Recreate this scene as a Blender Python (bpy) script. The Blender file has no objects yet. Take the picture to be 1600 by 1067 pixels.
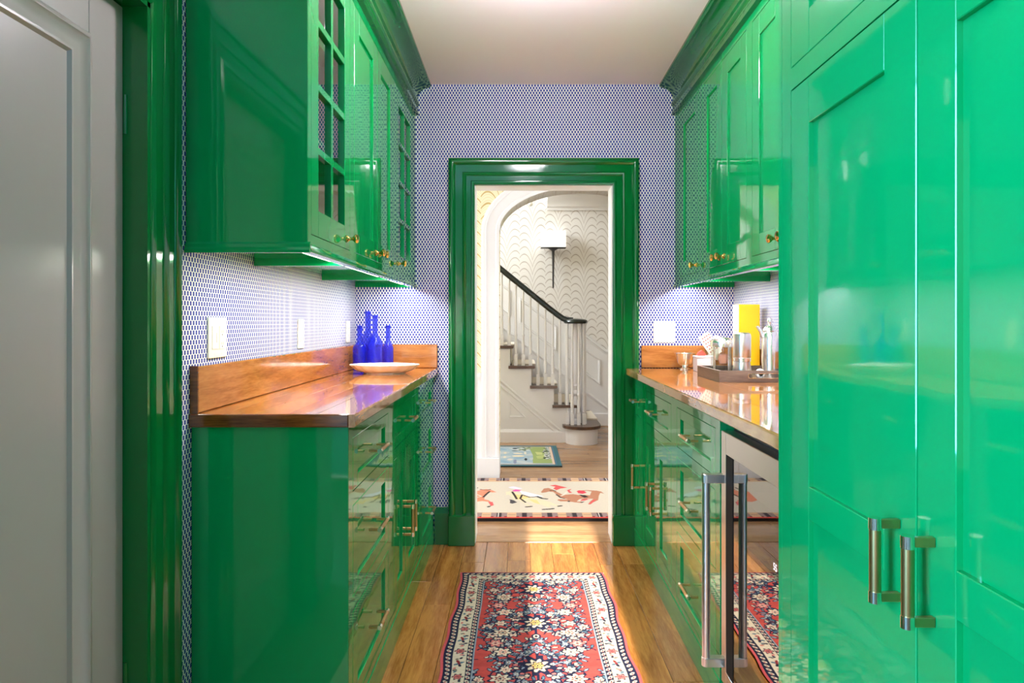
import bpy, bmesh, math, random
import numpy as np
from mathutils import Vector, Matrix
random.seed(7)
PI = math.pi
S = bpy.context.scene
COL = S.collection

# ------------------------------------------------------------------ camera
VX, VY, F, H = 812.0, 503.0, 1067.0, 1.17      # vanishing point / focal length (px of 1600x1067), eye height
cam = bpy.data.objects.new('camera', bpy.data.cameras.new('camera'))
COL.objects.link(cam)
cam.location = (0, 0, H); cam.rotation_euler = (PI/2, 0, 0)
cam.data.sensor_fit = 'HORIZONTAL'; cam.data.sensor_width = 36; cam.data.lens = 36*F/1600
cam.data.shift_x = (800-VX)/1600; cam.data.shift_y = (VY-533.5)/1600
cam.data.clip_start = 0.02
S.camera = cam
# ------------------------------------------------------------------ world, sun, area lights, exposure
w = bpy.data.worlds.new('world'); S.world = w; w.use_nodes = True
w.node_tree.nodes['Background'].inputs[0].default_value = (0.80, 0.90, 1.0, 1)
w.node_tree.nodes['Background'].inputs[1].default_value = 1.0
def light(name, kind, loc, target, energy, color, size=1, sizey=None, parent=None):
    l = bpy.data.lights.new(name, kind); l.energy = energy; l.color = color
    if kind == 'AREA':
        l.shape = 'RECTANGLE'; l.size = size; l.size_y = sizey or size
    o = bpy.data.objects.new(name, l); COL.objects.link(o); o.location = loc
    o.rotation_euler = (Vector(target)-Vector(loc)).to_track_quat('-Z', 'Y').to_euler()
    if parent: o.parent = parent
    return o
sun = light('sun', 'SUN', (0.2, -6, 3), (0.2, -5, 2.65), 10, (1.0, 0.90, 0.80)); sun.data.angle = math.radians(0.6)
light('kitchen_window_daylight', 'AREA', (-2.2, -0.55, 1.45), (0.5, 0.9, 1.2), 150, (0.20, 0.58, 1.0), 1.5, 1.9)
light('kitchen_rear_fill', 'AREA', (-0.75, -1.5, 1.3), (-0.1, 2.0, 1.6), 6.5, (1.0, 0.93, 0.80), 1.3, 1.6)  # added warm fill from behind the camera; no window stands here
light('hall_window_left', 'AREA', (-2.2, 4.5, 1.5), (0.6, 4.6, 0.9), 19, (0.89, 0.95, 1.0), 1.2, 1.8)
light('hall_window_right', 'AREA', (2.7, 4.4, 1.5), (-0.4, 4.9, 1.2), 17, (0.89, 0.95, 1.0), 1.0, 1.8)
light('stairwell_window', 'AREA', (-1.9, 6.6, 3.3), (0.7, 7.3, 0.9), 36, (0.89, 0.95, 1.0), 1.3, 1.3)
S.view_settings.view_transform = 'Standard'; S.view_settings.look = 'None'
S.view_settings.gamma = 1; S.view_settings.use_curve_mapping = False
S.view_settings.exposure = 1.60
S.cycles.use_denoising = True
S.cycles.max_bounces = 10; S.cycles.diffuse_bounces = 5; S.cycles.glossy_bounces = 5
S.cycles.transmission_bounces = 8; S.cycles.transparent_max_bounces = 12
S.cycles.caustics_reflective = False; S.cycles.caustics_refractive = False
S.cycles.sample_clamp_indirect = 6.0

# ------------------------------------------------------------------ helpers
def at(px, py, Y): return Vector(((px-VX)*Y/F, Y, H-(py-VY)*Y/F))
def flo(px, py):
    Y = F*H/(py-VY); return ((px-VX)*Y/F, Y)
def lin(c):
    c = np.asarray(c, dtype=float)/255.0
    return np.where(c <= 0.04045, c/12.92, ((c+0.055)/1.055)**2.4)
def L4(r, g, b): return tuple(float(v) for v in lin((r, g, b))) + (1.0,)

def tag(o, label=None, cat=None, group=None, kind=None):
    if label: o['label'] = label
    if cat: o['category'] = cat
    if group: o['group'] = group
    if kind: o['kind'] = kind
    return o
def empty(name, loc=(0, 0, 0), label=None, cat=None, group=None, kind=None, parent=None, rz=0):
    o = bpy.data.objects.new(name, None); COL.objects.link(o)
    o.empty_display_size = 0.05
    o.location = loc; o.rotation_euler = (0, 0, rz)
    if parent: o.parent = parent
    return tag(o, label, cat, group, kind)
WORLD = {}
def wmat(o):
    m = Matrix.LocRotScale(o.location, o.rotation_euler, o.scale)
    return wmat(o.parent) @ m if o.parent else m

class MB:
    """collects geometry (world coordinates) for ONE mesh object"""
    def __init__(s): s.v = []; s.f = []; s.smooth = False
    def add(s, vs, fs):
        n = len(s.v); s.v += [tuple(p) for p in vs]; s.f += [tuple(i+n for i in f) for f in fs]; return s
    def box(s, a, b):
        x0, x1 = sorted((a[0], b[0])); y0, y1 = sorted((a[1], b[1])); z0, z1 = sorted((a[2], b[2]))
        return s.add([(x0,y0,z0),(x1,y0,z0),(x1,y1,z0),(x0,y1,z0),(x0,y0,z1),(x1,y0,z1),(x1,y1,z1),(x0,y1,z1)],
                     [(0,3,2,1),(4,5,6,7),(0,1,5,4),(1,2,6,5),(2,3,7,6),(3,0,4,7)])
    def prism(s, poly, lo, hi, axis):
        """extrude a 2D polygon along axis; the 2D coords are the two remaining axes in x,y,z order"""
        def P(p, t):
            if axis == 'x': return (t, p[0], p[1])
            if axis == 'y': return (p[0], t, p[1])
            return (p[0], p[1], t)
        n = len(poly)
        return s.add([P(p, lo) for p in poly]+[P(p, hi) for p in poly],
                     [tuple(range(n-1, -1, -1)), tuple(range(n, 2*n))]+[(i, (i+1) % n, n+(i+1) % n, n+i) for i in range(n)])
    def lathe(s, prof, c=(0, 0, 0), axis='z', seg=24, sx=1, sy=1, wob=None):
        vs = []; n = len(prof)
        for k in range(seg):
            a = 2*PI*k/seg; ca, sa = math.cos(a), math.sin(a)
            m = wob(a) if wob else 1
            for r, h in prof:
                x, y, z = r*ca*sx*m, r*sa*sy*m, h
                if axis == 'x': p = (z, x, y)
                elif axis == '-x': p = (-z, x, -y)
                elif axis == 'y': p = (y, z, x)
                elif axis == '-y': p = (-y, -z, x)
                else: p = (x, y, z)
                vs.append((c[0]+p[0], c[1]+p[1], c[2]+p[2]))
        fs = []
        for k in range(seg):
            k2 = (k+1) % seg
            for i in range(n-1): fs.append((k*n+i, k2*n+i, k2*n+i+1, k*n+i+1))
        if prof[0][0] > 1e-6: fs.append(tuple(k*n for k in range(seg))[::-1])
        if prof[-1][0] > 1e-6: fs.append(tuple(k*n+n-1 for k in range(seg)))
        s.smooth = True
        return s.add(vs, fs)
    def tube(s, pts, r, seg=10, sq=None, up=(0, 0, 1)):
        """round tube along pts (r number or list)"""
        pts = [Vector(p) for p in pts]; vs = []; n = len(pts)
        for i, p in enumerate(pts):
            t = (pts[min(i+1, n-1)]-pts[max(i-1, 0)]).normalized()
            u = t.cross(Vector(up));
            if u.length < 1e-4: u = t.cross(Vector((1, 0, 0)))
            u.normalize(); q = u.cross(t)
            rr = r[i] if isinstance(r, (list, tuple)) else r
            for k in range(seg):
                a = 2*PI*k/seg
                vs.append(p+(u*math.cos(a)*(sq[0] if sq else 1)+q*math.sin(a)*(sq[1] if sq else 1))*rr)
        fs = [tuple(range(seg)), tuple(range((n-1)*seg, n*seg))]
        for i in range(n-1):
            for k in range(seg):
                k2 = (k+1) % seg
                fs.append((i*seg+k, i*seg+k2, (i+1)*seg+k2, (i+1)*seg+k))
        s.smooth = True
        return s.add(vs, fs)
    def sweep(s, path, prof, mp, closed=False):
        """sweep profile [(offset, depth)] along a 2D path with mitred corners; mp(u,v,w)->xyz; offset is to the LEFT of travel"""
        n = len(path); P = [Vector(p) for p in path]; vs = []; m = len(prof)
        def nrm(a, b):
            d = (b-a).normalized(); return Vector((-d.y, d.x))
        for i in range(n):
            if closed: n1 = nrm(P[i-1], P[i]); n2 = nrm(P[i], P[(i+1) % n])
            else:
                n1 = nrm(P[max(i-1, 0)], P[max(i, 1)]); n2 = nrm(P[min(i, n-2)], P[min(i+1, n-1)])
            o = (n1+n2)/(1+n1.dot(n2))
            for a, d in prof:
                q = P[i]+o*a; vs.append(mp(q.x, q.y, d))
        fs = []
        for i in range(n if closed else n-1):
            j = (i+1) % n
            for k in range(m):
                k2 = (k+1) % m
                fs.append((i*m+k, j*m+k, j*m+k2, i*m+k2))
        if not closed: fs += [tuple(range(m)), tuple(range((n-1)*m, n*m))]
        return s.add(vs, fs)
    def build(s, name, m, parent=None, bevel=0, label=None, cat=None, group=None, kind=None, smooth=None, seg=1):
        me = bpy.data.meshes.new(name)
        vs = s.v
        o = bpy.data.objects.new(name, me); COL.objects.link(o)
        if parent is None:
            a = np.array(vs); c = Vector(((a[:, 0].min()+a[:, 0].max())/2, (a[:, 1].min()+a[:, 1].max())/2, a[:, 2].min()))
            vs = [Vector(p)-c for p in vs]; o.location = c
        else:
            o.parent = parent; inv = wmat(parent).inverted(); vs = [inv @ Vector(p) for p in vs]
        me.from_pydata([tuple(p) for p in vs], [], s.f)
        bm = bmesh.new(); bm.from_mesh(me); bmesh.ops.recalc_face_normals(bm, faces=bm.faces); bm.to_mesh(me); bm.free()
        me.materials.append(m)
        sm = s.smooth if smooth is None else smooth
        if sm:
            me.polygons.foreach_set('use_smooth', [True]*len(me.polygons)); me.set_sharp_from_angle(angle=math.radians(38))
        if bevel:
            b = o.modifiers.new('bevel', 'BEVEL'); b.width = bevel; b.segments = seg; b.limit_method = 'ANGLE'; b.angle_limit = math.radians(40)
        return tag(o, label, cat, group, kind)

def copy_tree(o, parent=None, loc=None):
    c = o.copy(); COL.objects.link(c)
    if parent is not None: c.parent = parent
    if loc is not None: c.location = loc
    for ch in list(o.children): copy_tree(ch, c)
    return c

# ------------------------------------------------------------------ materials
def nodes(m): return m.node_tree.nodes, m.node_tree.links
def pmat(name, col, rough=0.5, metal=0.0, spec=0.5, coat=0.0, trans=0.0, ior=1.5, emit=None, estr=0):
    m = bpy.data.materials.new(name); m.use_nodes = True
    b = m.node_tree.nodes['Principled BSDF']; I = b.inputs
    I['Base Color'].default_value = col if len(col) == 4 else tuple(col)+(1,)
    I['Roughness'].default_value = rough; I['Metallic'].default_value = metal
    I['Specular IOR Level'].default_value = spec; I['IOR'].default_value = ior
    I['Coat Weight'].default_value = coat; I['Coat Roughness'].default_value = 0.03
    I['Transmission Weight'].default_value = trans
    if emit: I['Emission Color'].default_value = emit; I['Emission Strength'].default_value = estr
    return m
def math_n(N, Lk, op, a, b=None, c=None):
    n = N.new('ShaderNodeMath'); n.operation = op
    for i, x in enumerate((a, b, c)):
        if x is None: continue
        if isinstance(x, (int, float)): n.inputs[i].default_value = x
        else: Lk.new(x, n.inputs[i])
    return n.outputs[0]
def bump(m, scale, strength, dist=0.01, detail=2, stretch=(1, 1, 1)):
    N, Lk = nodes(m); tc = N.new('ShaderNodeNewGeometry'); mp = N.new('ShaderNodeMapping'); mp.inputs['Scale'].default_value = stretch
    nz = N.new('ShaderNodeTexNoise'); nz.inputs['Scale'].default_value = scale; nz.inputs['Detail'].default_value = detail
    bp = N.new('ShaderNodeBump'); bp.inputs['Strength'].default_value = strength; bp.inputs['Distance'].default_value = dist
    Lk.new(tc.outputs['Position'], mp.inputs['Vector']); Lk.new(mp.outputs[0], nz.inputs['Vector']); Lk.new(nz.outputs['Fac'], bp.inputs['Height'])
    b = N['Principled BSDF']; Lk.new(bp.outputs[0], b.inputs['Normal'])
    if b.inputs['Coat Weight'].default_value > 0: Lk.new(bp.outputs[0], b.inputs['Coat Normal'])
    return m
def wood(name, c1, c2, rough, grain=(1, 1, 1), scale=6, coat=0.0, rnd=0.25, streak=0.5):
    """procedural wood: streaky noise along the grain, a little hue shift for each board"""
    m = pmat(name, c1, rough, coat=coat); N, Lk = nodes(m); b = N['Principled BSDF']
    g = N.new('ShaderNodeNewGeometry'); oi = N.new('ShaderNodeObjectInfo')
    mp = N.new('ShaderNodeMapping'); mp.inputs['Scale'].default_value = grain
    ad = N.new('ShaderNodeVectorMath'); ad.operation = 'ADD'
    sc = N.new('ShaderNodeVectorMath'); sc.operation = 'SCALE'; sc.inputs[0].default_value = (7.3, 5.1, 3.7)
    Lk.new(oi.outputs['Random'], sc.inputs['Scale']); Lk.new(g.outputs['Position'], ad.inputs[0]); Lk.new(sc.outputs[0], ad.inputs[1])
    Lk.new(ad.outputs[0], mp.inputs['Vector'])
    nz = N.new('ShaderNodeTexNoise'); nz.inputs['Scale'].default_value = scale; nz.inputs['Detail'].default_value = 6; nz.inputs['Distortion'].default_value = 0.6
    nz2 = N.new('ShaderNodeTexNoise'); nz2.inputs['Scale'].default_value = scale*7; nz2.inputs['Detail'].default_value = 3
    Lk.new(mp.outputs[0], nz.inputs['Vector']); Lk.new(mp.outputs[0], nz2.inputs['Vector'])
    f = math_n(N, Lk, 'MULTIPLY_ADD', nz2.outputs['Fac'], streak, nz.outputs['Fac'])
    f = math_n(N, Lk, 'MULTIPLY_ADD', oi.outputs['Random'], rnd, f)
    f = math_n(N, Lk, 'SUBTRACT', f, 0.25*streak*2+rnd*0.5-0.02)
    cr = N.new('ShaderNodeValToRGB'); Lk.new(f, cr.inputs[0])
    cr.color_ramp.elements[0].position = 0.28; cr.color_ramp.elements[0].color = c2
    cr.color_ramp.elements[1].position = 0.72; cr.color_ramp.elements[1].color = c1
    Lk.new(cr.outputs[0], b.inputs['Base Color'])
    return m
def wallpaper_dots(name):
    m = pmat(name, (.8, .8, .8), 0.7, spec=0.2); N, Lk = nodes(m); b = N['Principled BSDF']
    g = N.new('ShaderNodeNewGeometry'); sp = N.new('ShaderNodeSeparateXYZ'); Lk.new(g.outputs['Position'], sp.inputs[0])
    u = math_n(N, Lk, 'ADD', sp.outputs[0], sp.outputs[1])          # x on the end wall, y on the side walls
    u = math_n(N, Lk, 'DIVIDE', u, 0.0157); v = math_n(N, Lk, 'DIVIDE', sp.outputs[2], 0.0129)
    row = math_n(N, Lk, 'FLOOR', v); u = math_n(N, Lk, 'MULTIPLY_ADD', row, 0.5, u)
    fu = math_n(N, Lk, 'SUBTRACT', math_n(N, Lk, 'FRACT', u), 0.5)
    fv = math_n(N, Lk, 'SUBTRACT', math_n(N, Lk, 'FRACT', v), 0.5)
    av = math_n(N, Lk, 'SUBTRACT', math_n(N, Lk, 'ABSOLUTE', fv), 0.20)
    a = math_n(N, Lk, 'POWER', math_n(N, Lk, 'ABSOLUTE', math_n(N, Lk, 'DIVIDE', fu, 0.31)), 2.0)
    c = math_n(N, Lk, 'POWER', math_n(N, Lk, 'ABSOLUTE', math_n(N, Lk, 'DIVIDE', av, 0.29)), 2.0)
    d = math_n(N, Lk, 'ADD', a, c)
    mr = N.new('ShaderNodeMapRange'); mr.inputs[1].default_value = 0.7; mr.inputs[2].default_value = 1.25
    Lk.new(d, mr.inputs[0])
    mx = N.new('ShaderNodeMix'); mx.data_type = 'RGBA'
    mx.inputs[6].default_value = L4(32, 50, 150); mx.inputs[7].default_value = L4(236, 232, 232)
    Lk.new(mr.outputs[0], mx.inputs[0]); Lk.new(mx.outputs[2], b.inputs['Base Color'])
    return m
def wallpaper_leaf(name, bg, ink, ink2, cw=0.29, hh=0.082):
    """columns of palm fronds: arching leaf outlines stacked up each column, neighbouring columns half a step apart"""
    m = pmat(name, bg, 0.6, spec=0.2); N, Lk = nodes(m); b = N['Principled BSDF']
    g = N.new('ShaderNodeNewGeometry'); sp = N.new('ShaderNodeSeparateXYZ'); Lk.new(g.outputs['Position'], sp.inputs[0])
    nz = N.new('ShaderNodeTexNoise'); nz.inputs['Scale'].default_value = 6; Lk.new(g.outputs['Position'], nz.inputs['Vector'])
    x = math_n(N, Lk, 'DIVIDE', sp.outputs[0], cw)
    col = math_n(N, Lk, 'FLOOR', x)
    fx = math_n(N, Lk, 'ABSOLUTE', math_n(N, Lk, 'SUBTRACT', math_n(N, Lk, 'FRACT', x), 0.5))
    z = math_n(N, Lk, 'DIVIDE', sp.outputs[2], hh)
    z = math_n(N, Lk, 'MULTIPLY_ADD', col, 0.5, z)
    z = math_n(N, Lk, 'MULTIPLY_ADD', nz.outputs['Fac'], 0.35, z)
    q = math_n(N, Lk, 'MULTIPLY', fx, fx)
    arch = math_n(N, Lk, 'MULTIPLY_ADD', q, -12.0, math_n(N, Lk, 'MULTIPLY', math_n(N, Lk, 'POWER', fx, 0.8), 7.5))
    f = math_n(N, Lk, 'SUBTRACT', z, arch)
    def line(val, wd):
        fr = math_n(N, Lk, 'ABSOLUTE', math_n(N, Lk, 'SUBTRACT', math_n(N, Lk, 'FRACT', val), 0.5))
        mr = N.new('ShaderNodeMapRange'); mr.inputs[1].default_value = 0.5-wd*1.6; mr.inputs[2].default_value = 0.5-wd*0.6; Lk.new(fr, mr.inputs[0]); return mr.outputs[0]
    l1 = line(f, 0.075); l2 = line(math_n(N, Lk, 'MULTIPLY', f, 4.0), 0.13)
    m1 = N.new('ShaderNodeMix'); m1.data_type = 'RGBA'; m1.inputs[6].default_value = bg; m1.inputs[7].default_value = ink2; Lk.new(l2, m1.inputs[0])
    m2 = N.new('ShaderNodeMix'); m2.data_type = 'RGBA'; m2.inputs[7].default_value = ink; Lk.new(m1.outputs[2], m2.inputs[6]); Lk.new(l1, m2.inputs[0])
    Lk.new(m2.outputs[2], b.inputs['Base Color'])
    return m
def attr_mat(name, rough=0.95, nscale=0, amp=0.25):
    m = pmat(name, (1, 1, 1), rough, spec=0.1); N, Lk = nodes(m); b = N['Principled BSDF']
    a = N.new('ShaderNodeAttribute'); a.attribute_name = 'Col'
    g = N.new('ShaderNodeNewGeometry'); mp = N.new('ShaderNodeMapping'); mp.inputs['Scale'].default_value = (60, 260, 1)
    nz = N.new('ShaderNodeTexNoise'); nz.inputs['Scale'].default_value = 1.0; nz.inputs['Detail'].default_value = 3
    Lk.new(g.outputs['Position'], mp.inputs[0]); Lk.new(mp.outputs[0], nz.inputs['Vector'])
    k = math_n(N, Lk, 'MULTIPLY_ADD', nz.outputs['Fac'], amp*2, 1-amp)
    vm = N.new('ShaderNodeVectorMath'); vm.operation = 'SCALE'; Lk.new(a.outputs['Color'], vm.inputs[0]); Lk.new(k, vm.inputs['Scale'])
    Lk.new(vm.outputs[0], b.inputs['Base Color'])
    return m
def clear_glass(name, tint, ior=1.5, rough=0.0):
    m = bpy.data.materials.new(name); m.use_nodes = True; N, Lk = nodes(m); N.clear()
    o = N.new('ShaderNodeOutputMaterial'); t = N.new('ShaderNodeBsdfTransparent'); t.inputs[0].default_value = tint
    gl = N.new('ShaderNodeBsdfGlossy'); gl.inputs['Roughness'].default_value = rough; gl.inputs[0].default_value = (1, 1, 1, 1)
    fr = N.new('ShaderNodeFresnel'); fr.inputs[0].default_value = ior; mx = N.new('ShaderNodeMixShader')
    ge = N.new('ShaderNodeNewGeometry')
    fac = math_n(N, Lk, 'MULTIPLY', fr.outputs[0], math_n(N, Lk, 'SUBTRACT', 1.0, ge.outputs['Backfacing']))   # only the outer skin of a pane mirrors
    Lk.new(fac, mx.inputs[0]); Lk.new(t.outputs[0], mx.inputs[1]); Lk.new(gl.outputs[0], mx.inputs[2]); Lk.new(mx.outputs[0], o.inputs[0])
    return m

GREEN = bump(pmat('green_gloss_paint', (0.0015, 0.27, 0.070), 0.045, ior=1.57), 9, 0.045, 0.01, 1)
GREEN_T = bump(pmat('green_gloss_trim_paint', (0.0012, 0.125, 0.022), 0.09, ior=1.54), 14, 0.06, 0.01, 1)
WHITE = pmat('white_satin_paint', L4(236, 234, 232), 0.30)
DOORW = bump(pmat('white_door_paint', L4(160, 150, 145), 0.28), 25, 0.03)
CEIL = pmat('ceiling_paint', L4(248, 232, 240), 0.8, spec=0.2)
KWALL = pmat('kitchen_wall_paint', L4(148, 152, 146), 0.8, spec=0.2)
PAPER = wallpaper_dots('blue_dot_wallpaper')
LEAF = wallpaper_leaf('palm_leaf_wallpaper', L4(238, 235, 230), L4(192, 182, 172), L4(224, 218, 211))
LEAF_WARM = wallpaper_leaf('warm_lit_palm_leaf_wallpaper', L4(236, 226, 192), L4(196, 170, 108), L4(226, 212, 168))  # same palm leaf paper, with the warm hall light tinted into its colours
OAKF = wood('oak_floor', L4(196, 132, 64), L4(136, 76, 26), 0.19, (9, 0.9, 1), 3.0, coat=0.25, rnd=0.16)
OAKH = wood('oak_hall_floor', L4(176, 136, 96), L4(138, 98, 62), 0.25, (0.9, 9, 1), 3.0, coat=0.1, rnd=0.25)
SUBF = pmat('floor_gap', L4(70, 42, 18), 0.6)
COUNTER = wood('varnished_wood_counter', L4(200, 138, 80), L4(146, 86, 38), 0.07, (8, 0.8, 3), 3.2, coat=0.6, rnd=0.2)
COUNTER_E = wood('varnished_wood_edge', L4(150, 84, 34), L4(82, 38, 10), 0.10, (0.8, 1.2, 8), 4.0, coat=0.5, rnd=0.1)
SPLASH = wood('varnished_wood_backsplash', L4(196, 130, 70), L4(146, 86, 38), 0.12, (0.9, 0.9, 8), 3.6, coat=0.4, rnd=0.1)
BRASS = pmat('brass', L4(214, 172, 96), 0.18, 1.0)
BRONZE = pmat('brushed_bronze', L4(196, 158, 106), 0.30, 1.0)
NICKEL = pmat('polished_nickel', L4(236, 230, 214), 0.12, 1.0)
STEEL = pmat('stainless_steel', L4(222, 212, 204), 0.30, 1.0)
SILVER = pmat('silver', L4(240, 236, 230), 0.27, 1.0)
BLACKP = pmat('black_plastic', L4(16, 14, 13), 0.6, spec=0.15)
CREAMP = pmat('ivory_plastic', L4(240, 233, 222), 0.35)
DARKP = pmat('dark_slot', L4(60, 56, 52), 0.5)
LED = pmat('led_diffuser', (1, 1, 1), 0.5, emit=(1.0, 0.96, 0.90, 1), estr=5.0)
PANE = clear_glass('window_glass', (0.92, 0.94, 0.93, 1), 3.6)
DARKGLASS = clear_glass('tinted_fridge_glass', (0.50, 0.46, 0.43, 1), 3.4)
CLEAR = clear_glass('clear_glass', (0.90, 0.93, 0.92, 1), 1.45)
BLUE = bpy.data.materials.new('cobalt_glass'); BLUE.use_nodes = True
_N, _L = nodes(BLUE); _p = _N['Principled BSDF']; _p.inputs['Base Color'].default_value = (0.015, 0.02, 0.62, 1); _p.inputs['Roughness'].default_value = 0.03; _p.inputs['IOR'].default_value = 1.6
_t = _N.new('ShaderNodeBsdfTransparent'); _t.inputs[0].default_value = (0.50, 0.55, 1.0, 1); _m = _N.new('ShaderNodeMixShader'); _m.inputs[0].default_value = 0.42
_L.new(_t.outputs[0], _m.inputs[1]); _L.new(_p.outputs[0], _m.inputs[2]); _L.new(_m.outputs[0], _N['Material Output'].inputs[0])
PORC = pmat('glazed_porcelain', L4(240, 232, 226), 0.15)
DARKWOOD = wood('grey_brown_tray_wood', L4(120, 104, 94), L4(84, 70, 62), 0.35, (1, 1, 8), 4)
RAIL = pmat('dark_green_black_varnish', L4(30, 42, 38), 0.15, coat=0.3)
TREAD = wood('dark_stair_tread', L4(104, 74, 52), L4(70, 46, 30), 0.25, (0.9, 6, 1), 4)
CARPET = bump(pmat('cream_stair_carpet', L4(236, 226, 208), 0.95, spec=0.1), 300, 0.3)
IRON = pmat('dark_iron', L4(72, 70, 70), 0.45, 0.6)
SHADE = pmat('white_lamp_shade', L4(248, 246, 242), 0.8, emit=(1.0, 0.97, 0.92, 1), estr=0.25)
YELLOW = pmat('yellow_card', L4(240, 190, 18), 0.45)
IVORYC = pmat('ivory_card', L4(244, 234, 206), 0.6)
RED = pmat('red_paper', L4(214, 74, 62), 0.6)
INK = pmat('dull_red_ink', L4(168, 84, 78), 0.6)
INKB = pmat('grey_ink', L4(190, 176, 140), 0.6)
LAV = pmat('pale_grey_card', L4(206, 204, 214), 0.5)
PAPERW = pmat('white_paper', L4(246, 242, 236), 0.7)
GLOBE = pmat('opal_fill_globe', (1, 1, 1), 0.4, emit=(0.98, 0.92, 1.0, 1), estr=52.0)  # glow of the added fill globe over the pantry
DIG = pmat('display_digits', (1, 1, 1), 0.5, emit=(0.80, 0.85, 1.0, 1), estr=3.5)
FRIDGEIN = pmat('fridge_liner', L4(44, 40, 38), 0.5)

# ------------------------------------------------------------------ the setting
WL, WR, YB, ZC = -0.868, 1.133, 3.608, 2.425      # left wall, right wall, end wall, ceiling
YH = YB+0.14                                       # hall side of the end wall
DX0, DX1, DZ = -0.237, 0.490, 1.894                # doorway opening
def st(o, label, cat): return tag(o, label, cat, kind='structure')
ML = lambda u, v, w: (WL+w, u, v)
ME = lambda u, v, w: (u, YB-w, v)

fl = MB().box((-2.3, -1.6, -0.12), (2.3, YH, -0.014)).build('floor', SUBF)
st(fl, 'golden oak plank floor of the narrow pantry', 'floor')
x = -0.62; i = 0
while x < 0.68:
    wd = 0.112; y0 = 0.2; brks = [0.2+random.uniform(0.5, 1.1)]
    while brks[-1] < YH: brks.append(brks[-1]+random.uniform(0.9, 1.5))
    for y1 in brks:
        y1 = min(y1, YH)
        if y1-y0 > 0.02:
            MB().box((x+0.0008, y0+0.0006, -0.014), (x+wd-0.0008, y1-0.0006, 0.0)).build('board', OAKF, fl, bevel=0.0008)
        y0 = y1
    x += wd
st(MB().box((-2.3, -1.6, ZC), (2.3, YH, ZC+0.1)).build('ceiling', CEIL), 'warm white painted ceiling over the pantry', 'ceiling')
m = MB().box((WL-0.12, 1.577, 0), (WL, YB, ZC)).box((WL-0.12, 0.45, 0), (WL, 0.90, ZC)).box((WL-0.12, 0.90, 1.905), (WL, 1.577, ZC))
st(m.build('wall_left', PAPER), 'side wall with blue dot wallpaper behind the blue bottles', 'wall')
st(MB().box((WR, 0.25, 0), (WR+0.12, YB, ZC)).build('wall_right', PAPER), 'side wall with blue dot wallpaper behind the yellow box', 'wall')
m = MB().box((WL-0.12, YB, 0), (DX0, YH, ZC)).box((DX1, YB, 0), (WR+0.12, YH, ZC)).box((DX0, YB, DZ), (DX1, YH, ZC))
st(m.build('wall_end', PAPER), 'end wall with blue dot wallpaper around the green doorway', 'wall')
# room behind the camera
m = MB().box((-2.3, 0.35, 0), (WL-0.12, 0.45, ZC)).box((WR+0.12, 0.25, 0), (2.3, 0.35, ZC))
st(m.build('wall_partition', KWALL), 'white painted wall either side of the pantry entrance', 'wall')
st(MB().box((-2.4, -1.6, 0), (-2.3, 0.45, ZC)).build('wall_kitchen_left', KWALL), 'white kitchen wall on the window side', 'wall')
st(MB().box((2.3, -1.6, 0), (2.4, 0.35, ZC)).build('wall_kitchen_right', KWALL), 'white kitchen wall opposite the windows', 'wall')
m = MB().box((-2.4, -1.7, 0), (0.05, -1.6, ZC)).box((0.405, -1.7, 0), (2.4, -1.6, ZC)).box((0.05, -1.7, 0), (0.405, -1.6, 0.70)).box((0.05, -1.7, 1.985), (0.405, -1.6, ZC))  # narrow opening added out of view to cut the sun into a floor stripe
st(m.build('wall_rear', KWALL), 'white kitchen wall with a narrow tall opening added to shape the sun stripe', 'wall')

# doorway casing (green), plinths, white lining
path = [(DX0, 0.158), (DX0, DZ), (DX1, DZ), (DX1, 0.158)]
prof = [(0, 0), (0, 0.016), (0.010, 0.020), (0.016, 0.020), (0.020, 0.015), (0.044, 0.017), (0.050, 0.024), (0.058, 0.027), (0.064, 0.023),
        (0.100, 0.026), (0.106, 0.034), (0.116, 0.040), (0.126, 0.040), (0.134, 0.034), (0.135, 0)]
tr = MB().sweep(path, prof, ME).build('trim_1', GREEN_T, smooth=True)
st(tr, 'glossy green moulded casing around the doorway to the hall', 'door casing')
MB().box((DX0-0.137, YB-0.046, 0), (DX0+0.002, YB, 0.158)).build('plinth_block', GREEN_T, tr, bevel=0.003)
MB().box((DX1-0.002, YB-0.046, 0), (DX1+0.137, YB, 0.158)).build('plinth_block', GREEN_T, tr, bevel=0.003)
m = MB().box((DX0-0.001, YB+0.001, 0.0), (DX0+0.004, YH, DZ)).box((DX1-0.004, YB+0.001, 0.0), (DX1+0.001, YH, DZ)).box((DX0, YB+0.001, DZ-0.004), (DX1, YH, DZ+0.001))
st(m.build('trim_2', WHITE), 'thin white lining inside the green doorway', 'door lining')
th = MB().prism([(YB+0.02, -0.01), (YB+0.02, 0.002), (YB+0.10, 0.012), (YH+0.13, 0.012), (YH+0.15, 0.004), (YH+0.15, -0.01)], DX0+0.004, DX1-0.004, 'x').build('trim_3', OAKH)
st(th, 'low wooden threshold board across the doorway', 'threshold')
st(MB().prism([(YB, 0), (YB-0.020, 0), (YB-0.020, 0.165), (YB-0.014, 0.178), (YB-0.008, 0.190), (YB, 0.192)], -0.448, DX0-0.137, 'x').build('baseboard_end', GREEN_T), 'green baseboard on the end wall beside the doorway', 'baseboard')

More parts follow.
